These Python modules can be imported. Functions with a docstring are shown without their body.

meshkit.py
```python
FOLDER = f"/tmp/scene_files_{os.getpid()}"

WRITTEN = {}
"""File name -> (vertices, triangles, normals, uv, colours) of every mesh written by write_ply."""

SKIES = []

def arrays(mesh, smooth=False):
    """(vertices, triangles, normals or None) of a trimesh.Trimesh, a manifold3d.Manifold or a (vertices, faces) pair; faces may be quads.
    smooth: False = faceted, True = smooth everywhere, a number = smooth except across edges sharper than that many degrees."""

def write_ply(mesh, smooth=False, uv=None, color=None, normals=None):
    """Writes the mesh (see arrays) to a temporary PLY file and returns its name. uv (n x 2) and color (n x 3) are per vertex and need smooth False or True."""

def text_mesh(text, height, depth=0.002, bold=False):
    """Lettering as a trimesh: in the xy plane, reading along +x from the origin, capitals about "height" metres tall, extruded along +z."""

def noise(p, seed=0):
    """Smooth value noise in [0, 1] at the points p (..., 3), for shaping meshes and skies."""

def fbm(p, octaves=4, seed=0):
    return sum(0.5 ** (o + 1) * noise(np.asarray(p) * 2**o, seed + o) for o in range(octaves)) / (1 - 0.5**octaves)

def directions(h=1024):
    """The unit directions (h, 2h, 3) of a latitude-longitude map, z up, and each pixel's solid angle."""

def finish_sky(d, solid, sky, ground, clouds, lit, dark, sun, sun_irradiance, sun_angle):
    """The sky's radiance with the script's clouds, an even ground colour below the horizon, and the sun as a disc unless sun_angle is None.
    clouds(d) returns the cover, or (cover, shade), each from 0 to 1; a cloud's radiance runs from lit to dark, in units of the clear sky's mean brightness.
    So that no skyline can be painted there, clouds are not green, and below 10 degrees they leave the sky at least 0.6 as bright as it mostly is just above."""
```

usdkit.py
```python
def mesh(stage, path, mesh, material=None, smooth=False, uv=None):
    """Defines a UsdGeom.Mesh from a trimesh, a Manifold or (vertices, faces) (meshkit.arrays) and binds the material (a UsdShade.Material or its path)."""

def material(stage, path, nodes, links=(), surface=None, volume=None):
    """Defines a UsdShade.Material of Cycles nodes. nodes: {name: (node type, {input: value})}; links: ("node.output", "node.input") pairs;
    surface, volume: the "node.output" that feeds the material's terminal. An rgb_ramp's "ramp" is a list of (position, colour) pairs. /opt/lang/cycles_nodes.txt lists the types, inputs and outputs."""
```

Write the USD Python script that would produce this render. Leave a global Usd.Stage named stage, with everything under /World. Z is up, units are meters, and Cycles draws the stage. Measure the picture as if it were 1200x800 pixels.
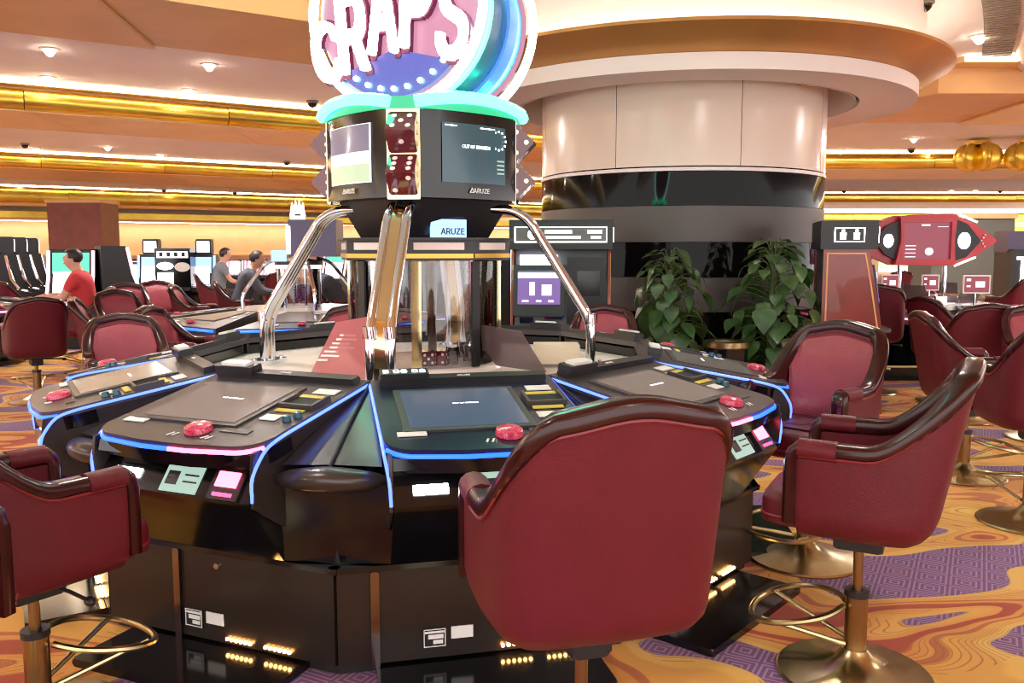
import math, random
import numpy as np, trimesh, usdkit, meshkit
from shapely.geometry import Polygon, Point, LineString, box as sbox
from pxr import Usd, UsdGeom, UsdLux, UsdShade, Sdf, Gf, Vt

stage = Usd.Stage.CreateInMemory()
UsdGeom.SetStageUpAxis(stage, 'Z'); UsdGeom.SetStageMetersPerUnit(stage, 1.0)
UsdGeom.Xform.Define(stage, '/World'); UsdGeom.Scope.Define(stage, '/World/Looks')
rng = np.random.default_rng(7)
PI = math.pi
# ------------------------------------------------------------------ camera, sky, exposure, area lights
FPX, EYE, PITCH = 1010.0, 1.5, math.atan(108 / 1010)
cam = UsdGeom.Camera.Define(stage, '/World/camera')
cam.AddTranslateOp().Set(Gf.Vec3d(0, 0, EYE)); cam.AddRotateXOp().Set(90 - math.degrees(PITCH))
cam.CreateHorizontalApertureAttr(36.0); cam.CreateVerticalApertureAttr(24.0); cam.CreateFocalLengthAttr(36.0 * FPX / 1200)
cam.CreateExposureAttr(0.78)
dome = UsdLux.DomeLight.Define(stage, '/World/hall_ambience')          # the rest of the lit hall, one even colour all round
dome.CreateIntensityAttr(0.6); dome.CreateColorAttr(Gf.Vec3f(1.0, 0.95, 0.93))
def ceiling_lamp(i, x, y, z, r, power):
    power *= 1.5
    l = UsdLux.DiskLight.Define(stage, f'/World/ceiling_lamp_{i:03d}')
    l.AddTranslateOp().Set(Gf.Vec3d(x, y, z)); l.CreateRadiusAttr(r)
    l.CreateIntensityAttr(power); l.CreateColorAttr(Gf.Vec3f(1.0, 0.95, 0.92))
_li = 0
for x in (-6.5, -2.2, 2.2, 6.5):
    for y in (-1.2, 2.4, 5.6):
        ceiling_lamp(_li, x, y, 3.9 if abs(x - 2) > 3 or y < 4 else 3.4, 0.16, 70.0); _li += 1
for x, y in ((-13, 8), (-9, 12.5), (-4.2, 12.5), (-14, 17), (-9, 20), (-3.5, 19), (8.5, 9.5), (8, 15), (13, 17), (4, 20), (10, 22), (-6, 28), (-16, 28), (3, 30)):
    ceiling_lamp(_li, x, y, 3.5, 0.25, 105.0); _li += 1

# ------------------------------------------------------------------ helpers
def ray(px, py):
    u, v = (px - 600) / FPX, -(py - 400) / FPX
    return np.array([u, math.cos(PITCH) + v * math.sin(PITCH), -math.sin(PITCH) + v * math.cos(PITCH)])
def at_z(px, py, z):
    r = ray(px, py); return np.array([0, 0, EYE]) + r * (z - EYE) / r[2]
def at_y(px, py, y):
    r = ray(px, py); return np.array([0, 0, EYE]) + r * y / r[1]
cat_ = trimesh.util.concatenate
def mesh_(v, f): return trimesh.Trimesh(np.asarray(v, float), np.asarray(f, int), process=False)
def hull(pts): return trimesh.Trimesh(np.asarray(pts, float)).convex_hull if False else trimesh.convex.convex_hull(np.asarray(pts, float))
def box(sx, sy, sz, c=(0, 0, 0), ch=0.0):
    if ch <= 0:
        m = trimesh.creation.box([sx, sy, sz]); m.apply_translation(c); return m
    ch = min(ch, .45 * min(sx, sy, sz)); pts = []
    for a in (-1, 1):
        for b in (-1, 1):
            for d in (-1, 1):
                x, y, z = a * sx / 2, b * sy / 2, d * sz / 2
                pts += [(x - a * ch, y, z), (x, y - b * ch, z), (x, y, z - d * ch)]
    m = hull(pts); m.apply_translation(c); return m
def cyl(r, h, c=(0, 0, 0), n=24, axis='z'):
    m = trimesh.creation.cylinder(radius=r, height=h, sections=n)
    if axis == 'x': m.apply_transform(trimesh.transformations.rotation_matrix(PI / 2, [0, 1, 0]))
    if axis == 'y': m.apply_transform(trimesh.transformations.rotation_matrix(PI / 2, [1, 0, 0]))
    m.apply_translation(c); return m
def ball(r, c=(0, 0, 0), n=2, s=(1, 1, 1)):
    m = trimesh.creation.icosphere(n, r); m.apply_scale(s); m.apply_translation(c); return m
def lathe(profile, n=32, a0=0., a1=2 * PI):
    p = np.asarray(profile, float); full = abs(a1 - a0 - 2 * PI) < 1e-6
    k = n if full else n + 1
    th = a0 + (a1 - a0) * np.arange(k) / n
    v = np.stack([np.outer(np.cos(th), p[:, 0]), np.outer(np.sin(th), p[:, 0]), np.tile(p[:, 1], (k, 1))], -1)
    return grid(v, closed_u=full)
def grid(v, closed_u=False, closed_v=False):
    v = np.asarray(v, float); a, b = v.shape[:2]; f = []
    i, j = np.meshgrid(np.arange(a if closed_u else a - 1), np.arange(b if closed_v else b - 1), indexing='ij')
    i2, j2 = (i + 1) % a, (j + 1) % b
    q = np.stack([i * b + j, i2 * b + j, i2 * b + j2, i * b + j2], -1).reshape(-1, 4)
    return mesh_(v.reshape(-1, 3), np.vstack([q[:, [0, 1, 2]], q[:, [0, 2, 3]]]))
def frames(P, closed=False):
    P = np.asarray(P, float); n = len(P)
    T = (np.roll(P, -1, 0) - np.roll(P, 1, 0)) if closed else np.gradient(P, axis=0)
    T /= np.maximum(np.linalg.norm(T, axis=1, keepdims=True), 1e-9)
    N = np.zeros_like(P); ref = np.array([0, 0, 1.]) if abs(T[0, 2]) < .9 else np.array([1., 0, 0])
    N[0] = np.cross(T[0], ref); N[0] /= np.linalg.norm(N[0])
    for i in range(1, n):
        x = N[i - 1] - T[i] * (N[i - 1] @ T[i]); N[i] = x / max(np.linalg.norm(x), 1e-9)
    return T, N, np.cross(T, N)
def tube(P, r, n=8, closed=False):
    P = np.asarray(P, float); T, N, B = frames(P, closed)
    a = np.arange(n) * 2 * PI / n; r = np.broadcast_to(np.asarray(r, float), (len(P),))
    v = P[:, None] + r[:, None, None] * (np.cos(a)[None, :, None] * N[:, None] + np.sin(a)[None, :, None] * B[:, None])
    m = grid(v, closed_u=closed, closed_v=True)
    if closed: return m
    k = len(m.vertices); L = len(P)
    vv = np.vstack([m.vertices, P[0], P[-1]])
    f = [(k, (j + 1) % n, j) for j in range(n)] + [(k + 1, (L - 1) * n + j, (L - 1) * n + (j + 1) % n) for j in range(n)]
    m = mesh_(vv, np.vstack([m.faces, f])); m.fix_normals(); return m
def smooth_path(P, n=40, closed=False):
    from scipy.interpolate import CubicSpline
    P = np.asarray(P, float)
    if closed: P = np.vstack([P, P[:1]])
    d = np.r_[0, np.cumsum(np.linalg.norm(np.diff(P, axis=0), axis=1) ** .5)]
    s = CubicSpline(d, P, bc_type='periodic' if closed else 'natural')
    t = np.linspace(0, d[-1], n + (1 if closed else 0))
    q = s(t); return q[:-1] if closed else q
def rounded(P, r=.03, k=5):
    """polyline with rounded corners"""
    P = [np.asarray(p, float) for p in P]; out = [P[0]]
    for i in range(1, len(P) - 1):
        a, b, c = P[i - 1], P[i], P[i + 1]
        la, lc = np.linalg.norm(a - b), np.linalg.norm(c - b); d = min(r, .45 * la, .45 * lc)
        s, e = b + (a - b) / la * d, b + (c - b) / lc * d
        for t in np.linspace(0, 1, k): out.append((1 - t) ** 2 * s + 2 * t * (1 - t) * b + t * t * e)
    out.append(P[-1]); return np.array(out)
def extrude(poly, h, z0=0.):
    if not isinstance(poly, Polygon): poly = Polygon(poly)
    m = trimesh.creation.extrude_polygon(poly, h, engine='earcut'); m.apply_translation((0, 0, z0)); return m
def sweep(section, P, closed=False, ups=None, caps=True):
    """section (n,2) in (side, up) swept along P with fixed world-up frames (mitred)"""
    P = np.asarray(P, float); S = np.asarray(section, float); L = len(P); v = []
    for i in range(L):
        a = P[i] - P[i - 1] if (i > 0 or closed) else P[1] - P[0]
        b = P[(i + 1) % L] - P[i] if (i < L - 1 or closed) else P[-1] - P[-2]
        a, b = a / np.linalg.norm(a), b / np.linalg.norm(b)
        t = a + b; t /= np.linalg.norm(t); side = np.cross(t, [0, 0, 1.]); side /= np.linalg.norm(side)
        k = 1 / max(.3, math.sqrt(max(1e-6, (1 + a @ b) / 2)))
        up = np.cross(side, t)
        v.append(P[i] + S[:, :1] * side * k + S[:, 1:] * up)
    m = grid(np.array(v), closed_u=closed, closed_v=True)
    if not closed and caps:
        n = len(S); tri = trimesh.creation.triangulate_polygon(Polygon(S), engine='earcut')
        tv, tf = tri
        c0 = np.array([v[0][np.argmin(((S - p) ** 2).sum(1))] for p in tv]); c1 = np.array([v[-1][np.argmin(((S - p) ** 2).sum(1))] for p in tv])
        m = cat_([m, mesh_(c0, tf), mesh_(c1, tf[:, ::-1])])
    m.fix_normals(); return m
def xf(m, loc=(0, 0, 0), rz=0., rx=0., ry=0., s=None):
    m = m.copy(); R = trimesh.transformations.euler_matrix(rx, ry, rz, 'sxyz')
    if s is not None: m.apply_scale(s)
    R[:3, 3] = loc; m.apply_transform(R); return m
def basis(m, o, X, Y, Z):
    T = np.eye(4); T[:3, 0], T[:3, 1], T[:3, 2], T[:3, 3] = X, Y, Z, o
    m = m.copy(); m.apply_transform(T); return m
_used = set()
def numbered(path):
    p, i = path, 0
    while p in _used: i += 1; p = f'{path}_{i:03d}'
    _used.add(p); return p
def tag(prim, label=None, cat=None, group=None, kind=None):
    for k, v in (('label', label), ('category', cat), ('group', group), ('kind', kind)):
        if v: prim.SetCustomDataByKey(k, v)
    return prim
def obj(name, m, mat, parent=None, smooth=32, label=None, kind=None):
    if isinstance(m, list): m = cat_(m)
    base = str(parent.GetPath()) if parent is not None else '/World'
    p = usdkit.mesh(stage, numbered(f'{base}/{name}'), m, MATS[mat], smooth=smooth).GetPrim()
    if label: p.SetCustomDataByKey('label', label)
    if kind: p.SetCustomDataByKey('kind', kind)
    return p
def thing(name, label, cat, loc=(0, 0, 0), rz=0., group=None, kind=None):
    x = UsdGeom.Xform.Define(stage, numbered(f'/World/{name}'))
    x.AddTranslateOp().Set(Gf.Vec3d(*map(float, loc))); x.AddRotateZOp().Set(math.degrees(rz))
    return tag(x.GetPrim(), label, cat, group, kind)
def dup(root, label, loc, rz=0., group=None):
    r = thing(root.GetName().rsplit('_0', 1)[0], label, root.GetCustomDataByKey('category'), loc, rz, group)
    r.GetReferences().AddInternalReference(root.GetPath()); r.SetInstanceable(True); return r
def text(s, h, depth=.002, bold=False, center=True):
    m = meshkit.text_mesh(s, h, depth, bold)
    if center:
        b = m.bounds; m.apply_translation((-(b[0, 0] + b[1, 0]) / 2, 0, 0))
    return m

# ------------------------------------------------------------------ materials
MATS = {}
def mat(name, nodes, links=(), surface='p.BSDF'):
    MATS[name] = usdkit.material(stage, f'/World/Looks/{name}', nodes, links, surface=surface)
def lin(c): return tuple((x / 12.92 if x <= .04045 else ((x + .055) / 1.055) ** 2.4) for x in (v / 255 for v in c))
def P(name, rgb, rough=.5, metal=0., vary=0., scale=6., bump=0., bscale=60., **kw):
    n = {'p': ('principled_bsdf', {'base_color': lin(rgb), 'roughness': rough, 'metallic': metal, **kw})}; l = []
    if vary:
        c = np.array(lin(rgb))
        n['g'] = ('texture_coordinate', {}); n['n'] = ('noise_texture', {'scale': scale, 'detail': 4.})
        n['r'] = ('rgb_ramp', {'ramp': [(.25, tuple(c * (1 - vary))), (.75, tuple(np.minimum(1, c * (1 + vary))))]})
        l += [('g.object', 'n.vector'), ('n.fac', 'r.fac'), ('r.color', 'p.base_color')]
    if bump:
        n['g2'] = ('texture_coordinate', {}); n['n2'] = ('noise_texture', {'scale': bscale, 'detail': 3.}); n['b'] = ('bump', {'strength': bump, 'distance': .01})
        l += [('g2.object', 'n2.vector'), ('n2.fac', 'b.height'), ('b.normal', 'p.normal')]
    mat(name, n, l)
def E(name, rgb, strength, rough=.3):
    mat(name, {'p': ('principled_bsdf', {'base_color': (.02, .02, .02), 'roughness': rough, 'emission_color': lin(rgb), 'emission_strength': strength})})
P('leather', (92, 20, 31), .48, specular_ior_level=.35, bump=.12, bscale=160., vary=.12, scale=9.)
P('leather_pad_lit', (148, 56, 68), .5, bump=.12, bscale=160., vary=.1, scale=9.)  # inner back leather, painted lighter because it faces the lights
P('trim_wood', (50, 14, 14), .2, vary=.3, scale=14., specular_ior_level=.4)
P('piping', (120, 30, 40), .4)
P('brass', (186, 172, 128), .27, 1., vary=.08, scale=20.)
P('bronze_tube', (150, 122, 84), .28, 1.)
P('chrome', (222, 230, 240), .07, 1.)
P('chrome_gold', (222, 200, 150), .1, 1.)
P('gold', (244, 210, 92), .3, 1., vary=.25, scale=1.3, bump=.12, bscale=5.)
P('gold_flat', (215, 170, 80), .35, .8)
P('black_gloss', (14, 14, 17), .12, vary=.2)
P('black_satin', (24, 24, 27), .4)
P('black_matte', (18, 18, 19), .7)
P('bronze_panel', (58, 52, 48), .3, .3, vary=.1, coat_weight=.2, coat_roughness=.15)
P('deck_grey', (70, 65, 66), .32, .2, vary=.06)
P('deck_blue', (30, 36, 58), .2, .2)
P('screen_off', (126, 120, 120), .2)
P('screen_edge', (60, 58, 60), .35)
P('sticker_white', (225, 225, 222), .5)
P('sticker_yellow', (205, 185, 70), .5)
P('rubber', (20, 20, 20), .8)
E('glow_green', (140, 165, 152), 1.0, .4)  # paper-like card lightened by a glow of its own; also screen bars
P('button_red', (205, 60, 95), .22, vary=.75, scale=170., coat_weight=.5)
P('knob_teal', (40, 90, 110), .3)
P('cream', (226, 212, 185), .5)
P('white_gloss', (235, 228, 222), .2)
P('felt_white', (228, 214, 208), .5)
P('dice_red', (96, 18, 30), .12, coat_weight=.5)
P('pip_white', (245, 240, 240), .4)
P('ceiling_grey', (232, 236, 248), .7, vary=.05, scale=.7)
P('soffit_a', (238, 212, 160), .42, .1, vary=.08, scale=1.5)
P('soffit_b', (228, 184, 128), .42, .1, vary=.08, scale=1.5)
P('soffit_c', (236, 204, 148), .42, .1, vary=.08, scale=1.5)
P('wall_cream', (224, 200, 160), .6, vary=.06, scale=1.2)
P('column_cream', (224, 205, 190), .22, vary=.03, scale=1.)
P('column_black', (10, 8, 8), .06, specular_ior_level=.12)
P('column_grey', (72, 64, 62), .4, .0, vary=.08, scale=2.)
P('ring_white', (236, 226, 224), .45)
P('ring_gold', (196, 142, 80), .35, .45, vary=.15, scale=1.2)
P('brown_wood', (128, 62, 44), .4, vary=.2, scale=4.)
P('mahogany', (120, 38, 24), .28, vary=.25, scale=5., coat_weight=.3)
P('inlay_gold', (214, 150, 90), .4)
P('leaf', (62, 96, 50), .38, vary=.35, scale=12.)
P('leaf_light', (96, 128, 70), .36, vary=.3, scale=12.)
P('stem', (70, 84, 44), .6)
P('soil', (46, 36, 30), .9)
P('skin', (206, 160, 138), .5)
P('hair', (44, 34, 34), .5)
P('shirt_red', (205, 60, 66), .8)
P('shirt_grey', (120, 130, 136), .8)
P('shirt_dark', (72, 76, 84), .8)
P('trousers', (60, 52, 48), .8)
P('vent_grey', (120, 116, 112), .5)
P('machine_red', (190, 28, 48), .28)
P('table_plate', (150, 120, 115), .3)
P('wall_green', (96, 100, 92), .6)
E('led_blue', (20, 78, 255), 2.8); E('led_white_blue', (72, 100, 255), 2.8); E('led_pink', (255, 90, 140), 4.)
E('led_amber', (255, 180, 100), 22.); E('lamp_glow', (255, 226, 196), 22.); E('cove_glow', (255, 230, 195), 9.); E('ring_cove', (255, 226, 190), 4.5); E('added_wall_glow', (255, 226, 190), 9.)
E('neon_green', (50, 255, 180), 9.); E('neon_white', (170, 255, 225), 12.); E('letter_glow', (255, 205, 218), 3.4)
E('screen_teal', (50, 92, 104), .45, .12); E('screen_pale', (225, 225, 232), .9, .15); E('screen_blue', (86, 108, 132), .45, .14)
E('text_white', (240, 245, 250), 2.2); E('light_white', (245, 248, 255), 6.); E('light_red', (255, 62, 90), 9.); E('light_pink', (255, 60, 100), 3.)
E('screen_purple', (130, 96, 165), .7, .2); E('screen_red', (140, 30, 56), .7, .2); E('sign_white', (250, 250, 250), 2.2); E('sign_panel', (96, 92, 84), .5)
E('slot_pink', (255, 175, 195), 1.5); E('slot_green', (90, 200, 170), 1.0); E('slot_white', (250, 240, 245), 1.5); E('slot_blue', (150, 190, 255), 1.2)
E('panel_purple', (72, 76, 168), .9); E('band_blue', (60, 110, 200), 1.1)
P('bronze_base', (40, 32, 28), .28, .2, vary=.1)
P('chrome_dark', (130, 120, 118), .15, 1.)
E('teal_neon_spill', (20, 190, 130), .8)  # green neon light falling on cap and sign foot, put in as glow
E('screen_lime', (190, 205, 170), .8, .15); E('screen_violet', (120, 110, 130), .8, .15)
P('sign_side', (70, 110, 150), .3, .2); E('sign_face', (200, 130, 160), .7); P('letter_edge', (90, 30, 60), .4)
P('atm_grey', (70, 68, 74), .4)
P('monitor_blue', (84, 76, 110), .4)
P('slat_grey', (150, 144, 138), .5)
# clear acrylic / glass
mat('glass', {'t': ('transparent_bsdf', {'color': (.93, .92, .93)}), 'g': ('glossy_bsdf', {'color': (1, 1, 1), 'roughness': .02}), 'f': ('fresnel', {'IOR': 1.5}), 'm': ('mix_closure', {})},
    [('f.fac', 'm.fac'), ('t.BSDF', 'm.closure1'), ('g.BSDF', 'm.closure2')], 'm.closure')
def acrylic(name, tint, k, dif):
    mat(name, {'t': ('transparent_bsdf', {'color': tint}), 'd': ('principled_bsdf', {'base_color': dif, 'roughness': .15}), 'm': ('mix_closure', {'fac': k})},
        [('t.BSDF', 'm.closure1'), ('p_.BSDF' if False else 'd.BSDF', 'm.closure2')], 'm.closure')
acrylic('acrylic_chair_tint', (.95, .82, .82), .6, lin((206, 122, 126))); acrylic('acrylic_grey', (.8, .76, .78), .6, lin((110, 92, 96)))  # red tint stands in for chairs reflected in clear acrylic
# leaves let light through
mat('leaf', {'g': ('texture_coordinate', {}), 'o': ('object_info', {}), 'n': ('noise_texture', {'scale': 9., 'detail': 4.}), 'r': ('rgb_ramp', {'ramp': [(.3, lin((34, 60, 32))), (.62, lin((64, 94, 50))), (.8, lin((130, 148, 96)))]}),
     'p': ('principled_bsdf', {'roughness': .34}), 't': ('translucent_bsdf', {'color': lin((90, 130, 50))}), 'm': ('mix_closure', {'fac': .18})},
    [('g.object', 'n.vector'), ('n.fac', 'r.fac'), ('r.color', 'p.base_color'), ('p.BSDF', 'm.closure1'), ('t.BSDF', 'm.closure2')], 'm.closure')
# patterned carpet: gold swirls with contour lines, rust swooshes, purple fields of a key pattern
_g = lambda *c: lin(c)
mat('carpet', {
    'geo': ('geometry', {}),
    'map': ('mapping', {'scale': (.95, 1.75, 1.), 'rotation': (0, 0, .12), 'location': (3.1, 1.7, 0)}),
    'n': ('noise_texture', {'scale': .95, 'detail': .6, 'roughness': .4, 'distortion': 1.1}),
    'r': ('rgb_ramp', {'interpolate': True, 'ramp': [(0, _g(112, 74, 120)), (.435, _g(112, 74, 120)), (.44, _g(226, 184, 92)), (.475, _g(228, 178, 80)), (.482, _g(216, 160, 68)), (.545, _g(226, 164, 66)), (.55, _g(184, 104, 50)), (.572, _g(184, 104, 50)), (.578, _g(222, 154, 62)),
        (.615, _g(216, 142, 56)), (.62, _g(176, 72, 36)), (.685, _g(170, 64, 34)), (.69, _g(220, 150, 62)), (.76, _g(226, 170, 74)), (.765, _g(112, 74, 120)), (1, _g(112, 74, 120))]}),
    'k': ('math', {'math_type': 'multiply', 'value2': 70.}), 'fr': ('math', {'math_type': 'fraction'}), 'ln': ('math', {'math_type': 'less_than', 'value2': .2}),
    'n2': ('noise_texture', {'scale': 1.7, 'detail': 1.}), 'lm': ('math', {'math_type': 'greater_than', 'value2': .52}), 'lk': ('math', {'math_type': 'multiply'}), 'lk2': ('math', {'math_type': 'multiply', 'value2': .6}),
    'mx': ('mix', {'color2': _g(150, 84, 46)}),
    'vm': ('mapping', {'rotation': (0, 0, .5), 'scale': (1., 1., 0.)}),
    'v': ('voronoi_texture', {'metric': 'chebychev', 'feature': 'f1', 'randomness': 0., 'scale': 7.}), 'vk': ('math', {'math_type': 'multiply', 'value2': 6.5}), 'vf': ('math', {'math_type': 'fraction'}), 'vg': ('math', {'math_type': 'greater_than', 'value2': .62}),
    'pa': ('math', {'math_type': 'less_than', 'value2': .436}), 'pb': ('math', {'math_type': 'greater_than', 'value2': .765}), 'pc': ('math', {'math_type': 'maximum'}), 'pm': ('math', {'math_type': 'multiply'}),
    'mp': ('mix', {'color2': _g(158, 124, 160)}),
    'fz': ('noise_texture', {'scale': 260., 'detail': 2.}), 'fr2': ('rgb_ramp', {'ramp': [(.3, (.72, .72, .72)), (.7, (1.1, 1.1, 1.1))]}), 'mm': ('mix', {'mix_type': 'multiply', 'fac': 1.}),
    'bp': ('bump', {'strength': .35, 'distance': .006}), 'p': ('principled_bsdf', {'roughness': .95, 'specular_ior_level': .15, 'sheen_weight': .15})},
    [('geo.position', 'map.vector'), ('map.vector', 'n.vector'), ('n.fac', 'r.fac'), ('n.fac', 'k.value1'), ('k.value', 'fr.value1'), ('fr.value', 'ln.value1'), ('map.vector', 'n2.vector'), ('n2.fac', 'lm.value1'), ('ln.value', 'lk.value1'), ('lm.value', 'lk.value2'), ('lk.value', 'lk2.value1'),
     ('lk2.value', 'mx.fac'), ('r.color', 'mx.color1'), ('geo.position', 'vm.vector'), ('vm.vector', 'v.vector'), ('v.distance', 'vk.value1'), ('vk.value', 'vf.value1'), ('vf.value', 'vg.value1'), ('n.fac', 'pa.value1'), ('n.fac', 'pb.value1'), ('pa.value', 'pc.value1'), ('pb.value', 'pc.value2'), ('pc.value', 'pm.value1'), ('vg.value', 'pm.value2'),
     ('pm.value', 'mp.fac'), ('mx.color', 'mp.color1'), ('geo.position', 'fz.vector'), ('fz.fac', 'fr2.fac'), ('mp.color', 'mm.color1'), ('fr2.color', 'mm.color2'), ('mm.color', 'p.base_color'), ('fz.fac', 'bp.height'), ('bp.normal', 'p.normal')])

# ------------------------------------------------------------------ the setting: floor, ceiling, beams, walls
def struct(name, m, mt, parent=None, smooth=32, label=None, cat=None):
    p = obj(name, m, mt, parent, smooth, label)
    if parent is None: tag(p, kind='structure', cat=cat)
    return p
ZC, ZB = 4.0, 3.56
struct('floor', box(64, 64, .1, (0, 26, -.05)), 'carpet', label='carpet with gold swirls, rust swooshes and purple key-pattern fields', cat='floor')
struct('ceiling', box(64, 56, .12, (0, 24.5, ZC + .06)), 'ceiling_grey', label='pale grey ceiling with recessed downlights', cat='ceiling')
U, Nn = np.array([.84, .54, 0]), np.array([-.54, .84, 0]); U /= np.linalg.norm(U); Nn /= np.linalg.norm(Nn)
KNEE = ray(930, 292)[:2]                         # beams run along U, then turn parallel to the picture behind the column
def line_at(q, s0=-26., s1=30.):
    """polyline at perpendicular distance q"""
    # point on the ray through KNEE at distance q
    d = KNEE / np.linalg.norm(KNEE); t = q / (d @ Nn[:2]); k = d * t
    a = k + U[:2] * (s0 - U[:2] @ k * 0) if False else k - U[:2] * (U[:2] @ k - s0)
    return [np.array([*a, 0]), np.array([*k, 0]), np.array([k[0] + s1, k[1], 0])]
def cut(pts, lo, hi):
    """piece of a polyline between arc lengths"""
    L = LineString([p[:2] for p in pts]); from shapely.ops import substring
    g = substring(L, lo, hi); return [np.array([*c, 0]) for c in g.coords]
def strip(pa, pb, z0, z1):
    """prism between two polylines of equal count from z0 up to z1"""
    a, b = np.array(pa)[:, :2], np.array(pb)[:, :2]
    return extrude(Polygon(np.vstack([a, b[::-1]])), z1 - z0, z0)
def beam(n, q0, q1, zb, s0, s1, clear=None, glow=True):
    name = f'trim_{n}'
    A, B = line_at(q0, s0, s1), line_at(q1, s0, s1)
    root = thing(name, None, None, kind='structure')
    hole = Point(2.0, 10.45).buffer(4.05) if clear else None
    def piece(nm, off0, off1, z0, z1, mt):
        pa, pb = line_at(q0 + off0, s0, s1), line_at(q0 + off1, s0, s1)
        pg = Polygon(np.vstack([np.array(pa)[:, :2], np.array(pb)[:, :2][::-1]]))
        if hole is not None: pg = pg.difference(hole)
        m = cat_([extrude(g, z1 - z0, z0) for g in getattr(pg, 'geoms', [pg])]); obj(nm, m, mt, root)
    w = q1 - q0
    piece('core', .10, w, zb + .035, ZC, 'soffit_b')
    piece('cornice', -.16, .10, ZC - .07, ZC - .001, 'soffit_c')
    if glow: piece('cove_light', -.23, -.17, ZC - .06, ZC - .025, 'cove_glow')
    # rounded gold moulding on the near face
    pts = line_at(q0, s0, s1); L = LineString([p[:2] for p in pts])
    h = ZC - .12 - zb
    sec = [(.0, zb + .02), (-.0, zb + h)] + [(.0 + .12 * math.sin(t), zb + .02 + h * (1 - math.cos(t)) / 2 * 1.0) for t in np.linspace(PI, 0, 9)]
    sec = [(.11, zb + h)] + [(-.02 - .11 * math.sin(t), zb + .02 + (h - .02) * (1 + math.cos(t)) / 2) for t in np.linspace(0, PI, 9)] + [(.11, zb + .02)]
    Ltot = L.length; step = 3.0; k = 0; t = 0.
    from shapely.ops import substring
    while t < Ltot - .2:
        e = min(t + step - .012, Ltot); g = substring(L, t, e); mid = g.interpolate(.5, True)
        if hole is None or not g.intersects(hole):
            P3 = [np.array([*c, 0]) for c in g.coords]
            P3 = [p for i, p in enumerate(P3) if i == 0 or np.linalg.norm(p - P3[i - 1]) > 1e-4]
            obj('gold_panel', sweep([(-x, z) for x, z in sec], P3), 'gold', root)
            # soffit panel under this bay
            nl = line_at(q0 + .03, s0, s1); fl = line_at(q1, s0, s1)
            Ln, Lf = LineString([p[:2] for p in nl]), LineString([p[:2] for p in fl])
            s_, e_ = t / Ltot, (e - 0.0) / Ltot
            ga, gb = substring(Ln, s_ * Ln.length, e_ * Ln.length), substring(Lf, s_ * Lf.length, e_ * Lf.length)
            pg = Polygon(list(ga.coords) + list(gb.coords)[::-1])
            if pg.is_valid and pg.area > .01: obj('soffit_panel', extrude(pg, .03, zb), ('soffit_a', 'soffit_b', 'soffit_c', 'soffit_b')[int(rng.integers(4))], root)
        t += step; k += 1
beam(9, .3, 2.3, ZB, -14, 16)  # overhead beam out of view, added for the light of its cove
beam(1, 7.85, 9.75, ZB, -14, 16, clear=True)
beam(2, 15.1, 17.3, ZB, -26, 22)
beam(3, 25.6, 29.6, ZB, -34, 30)
beam(4, 39.3, 41.8, 3.3, -44, 40)
def wall_line(q, h, th, name, mt, z0=0, s0=-50, s1=46, label=None, cat='wall'):
    struct(name, strip(line_at(q, s0, s1), line_at(q + th, s0, s1), z0, h), mt, label=label, cat=cat)
wall_line(45., 4.0, .3, 'wall_back', 'wall_cream', label='cream far wall behind the slot machines')
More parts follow.
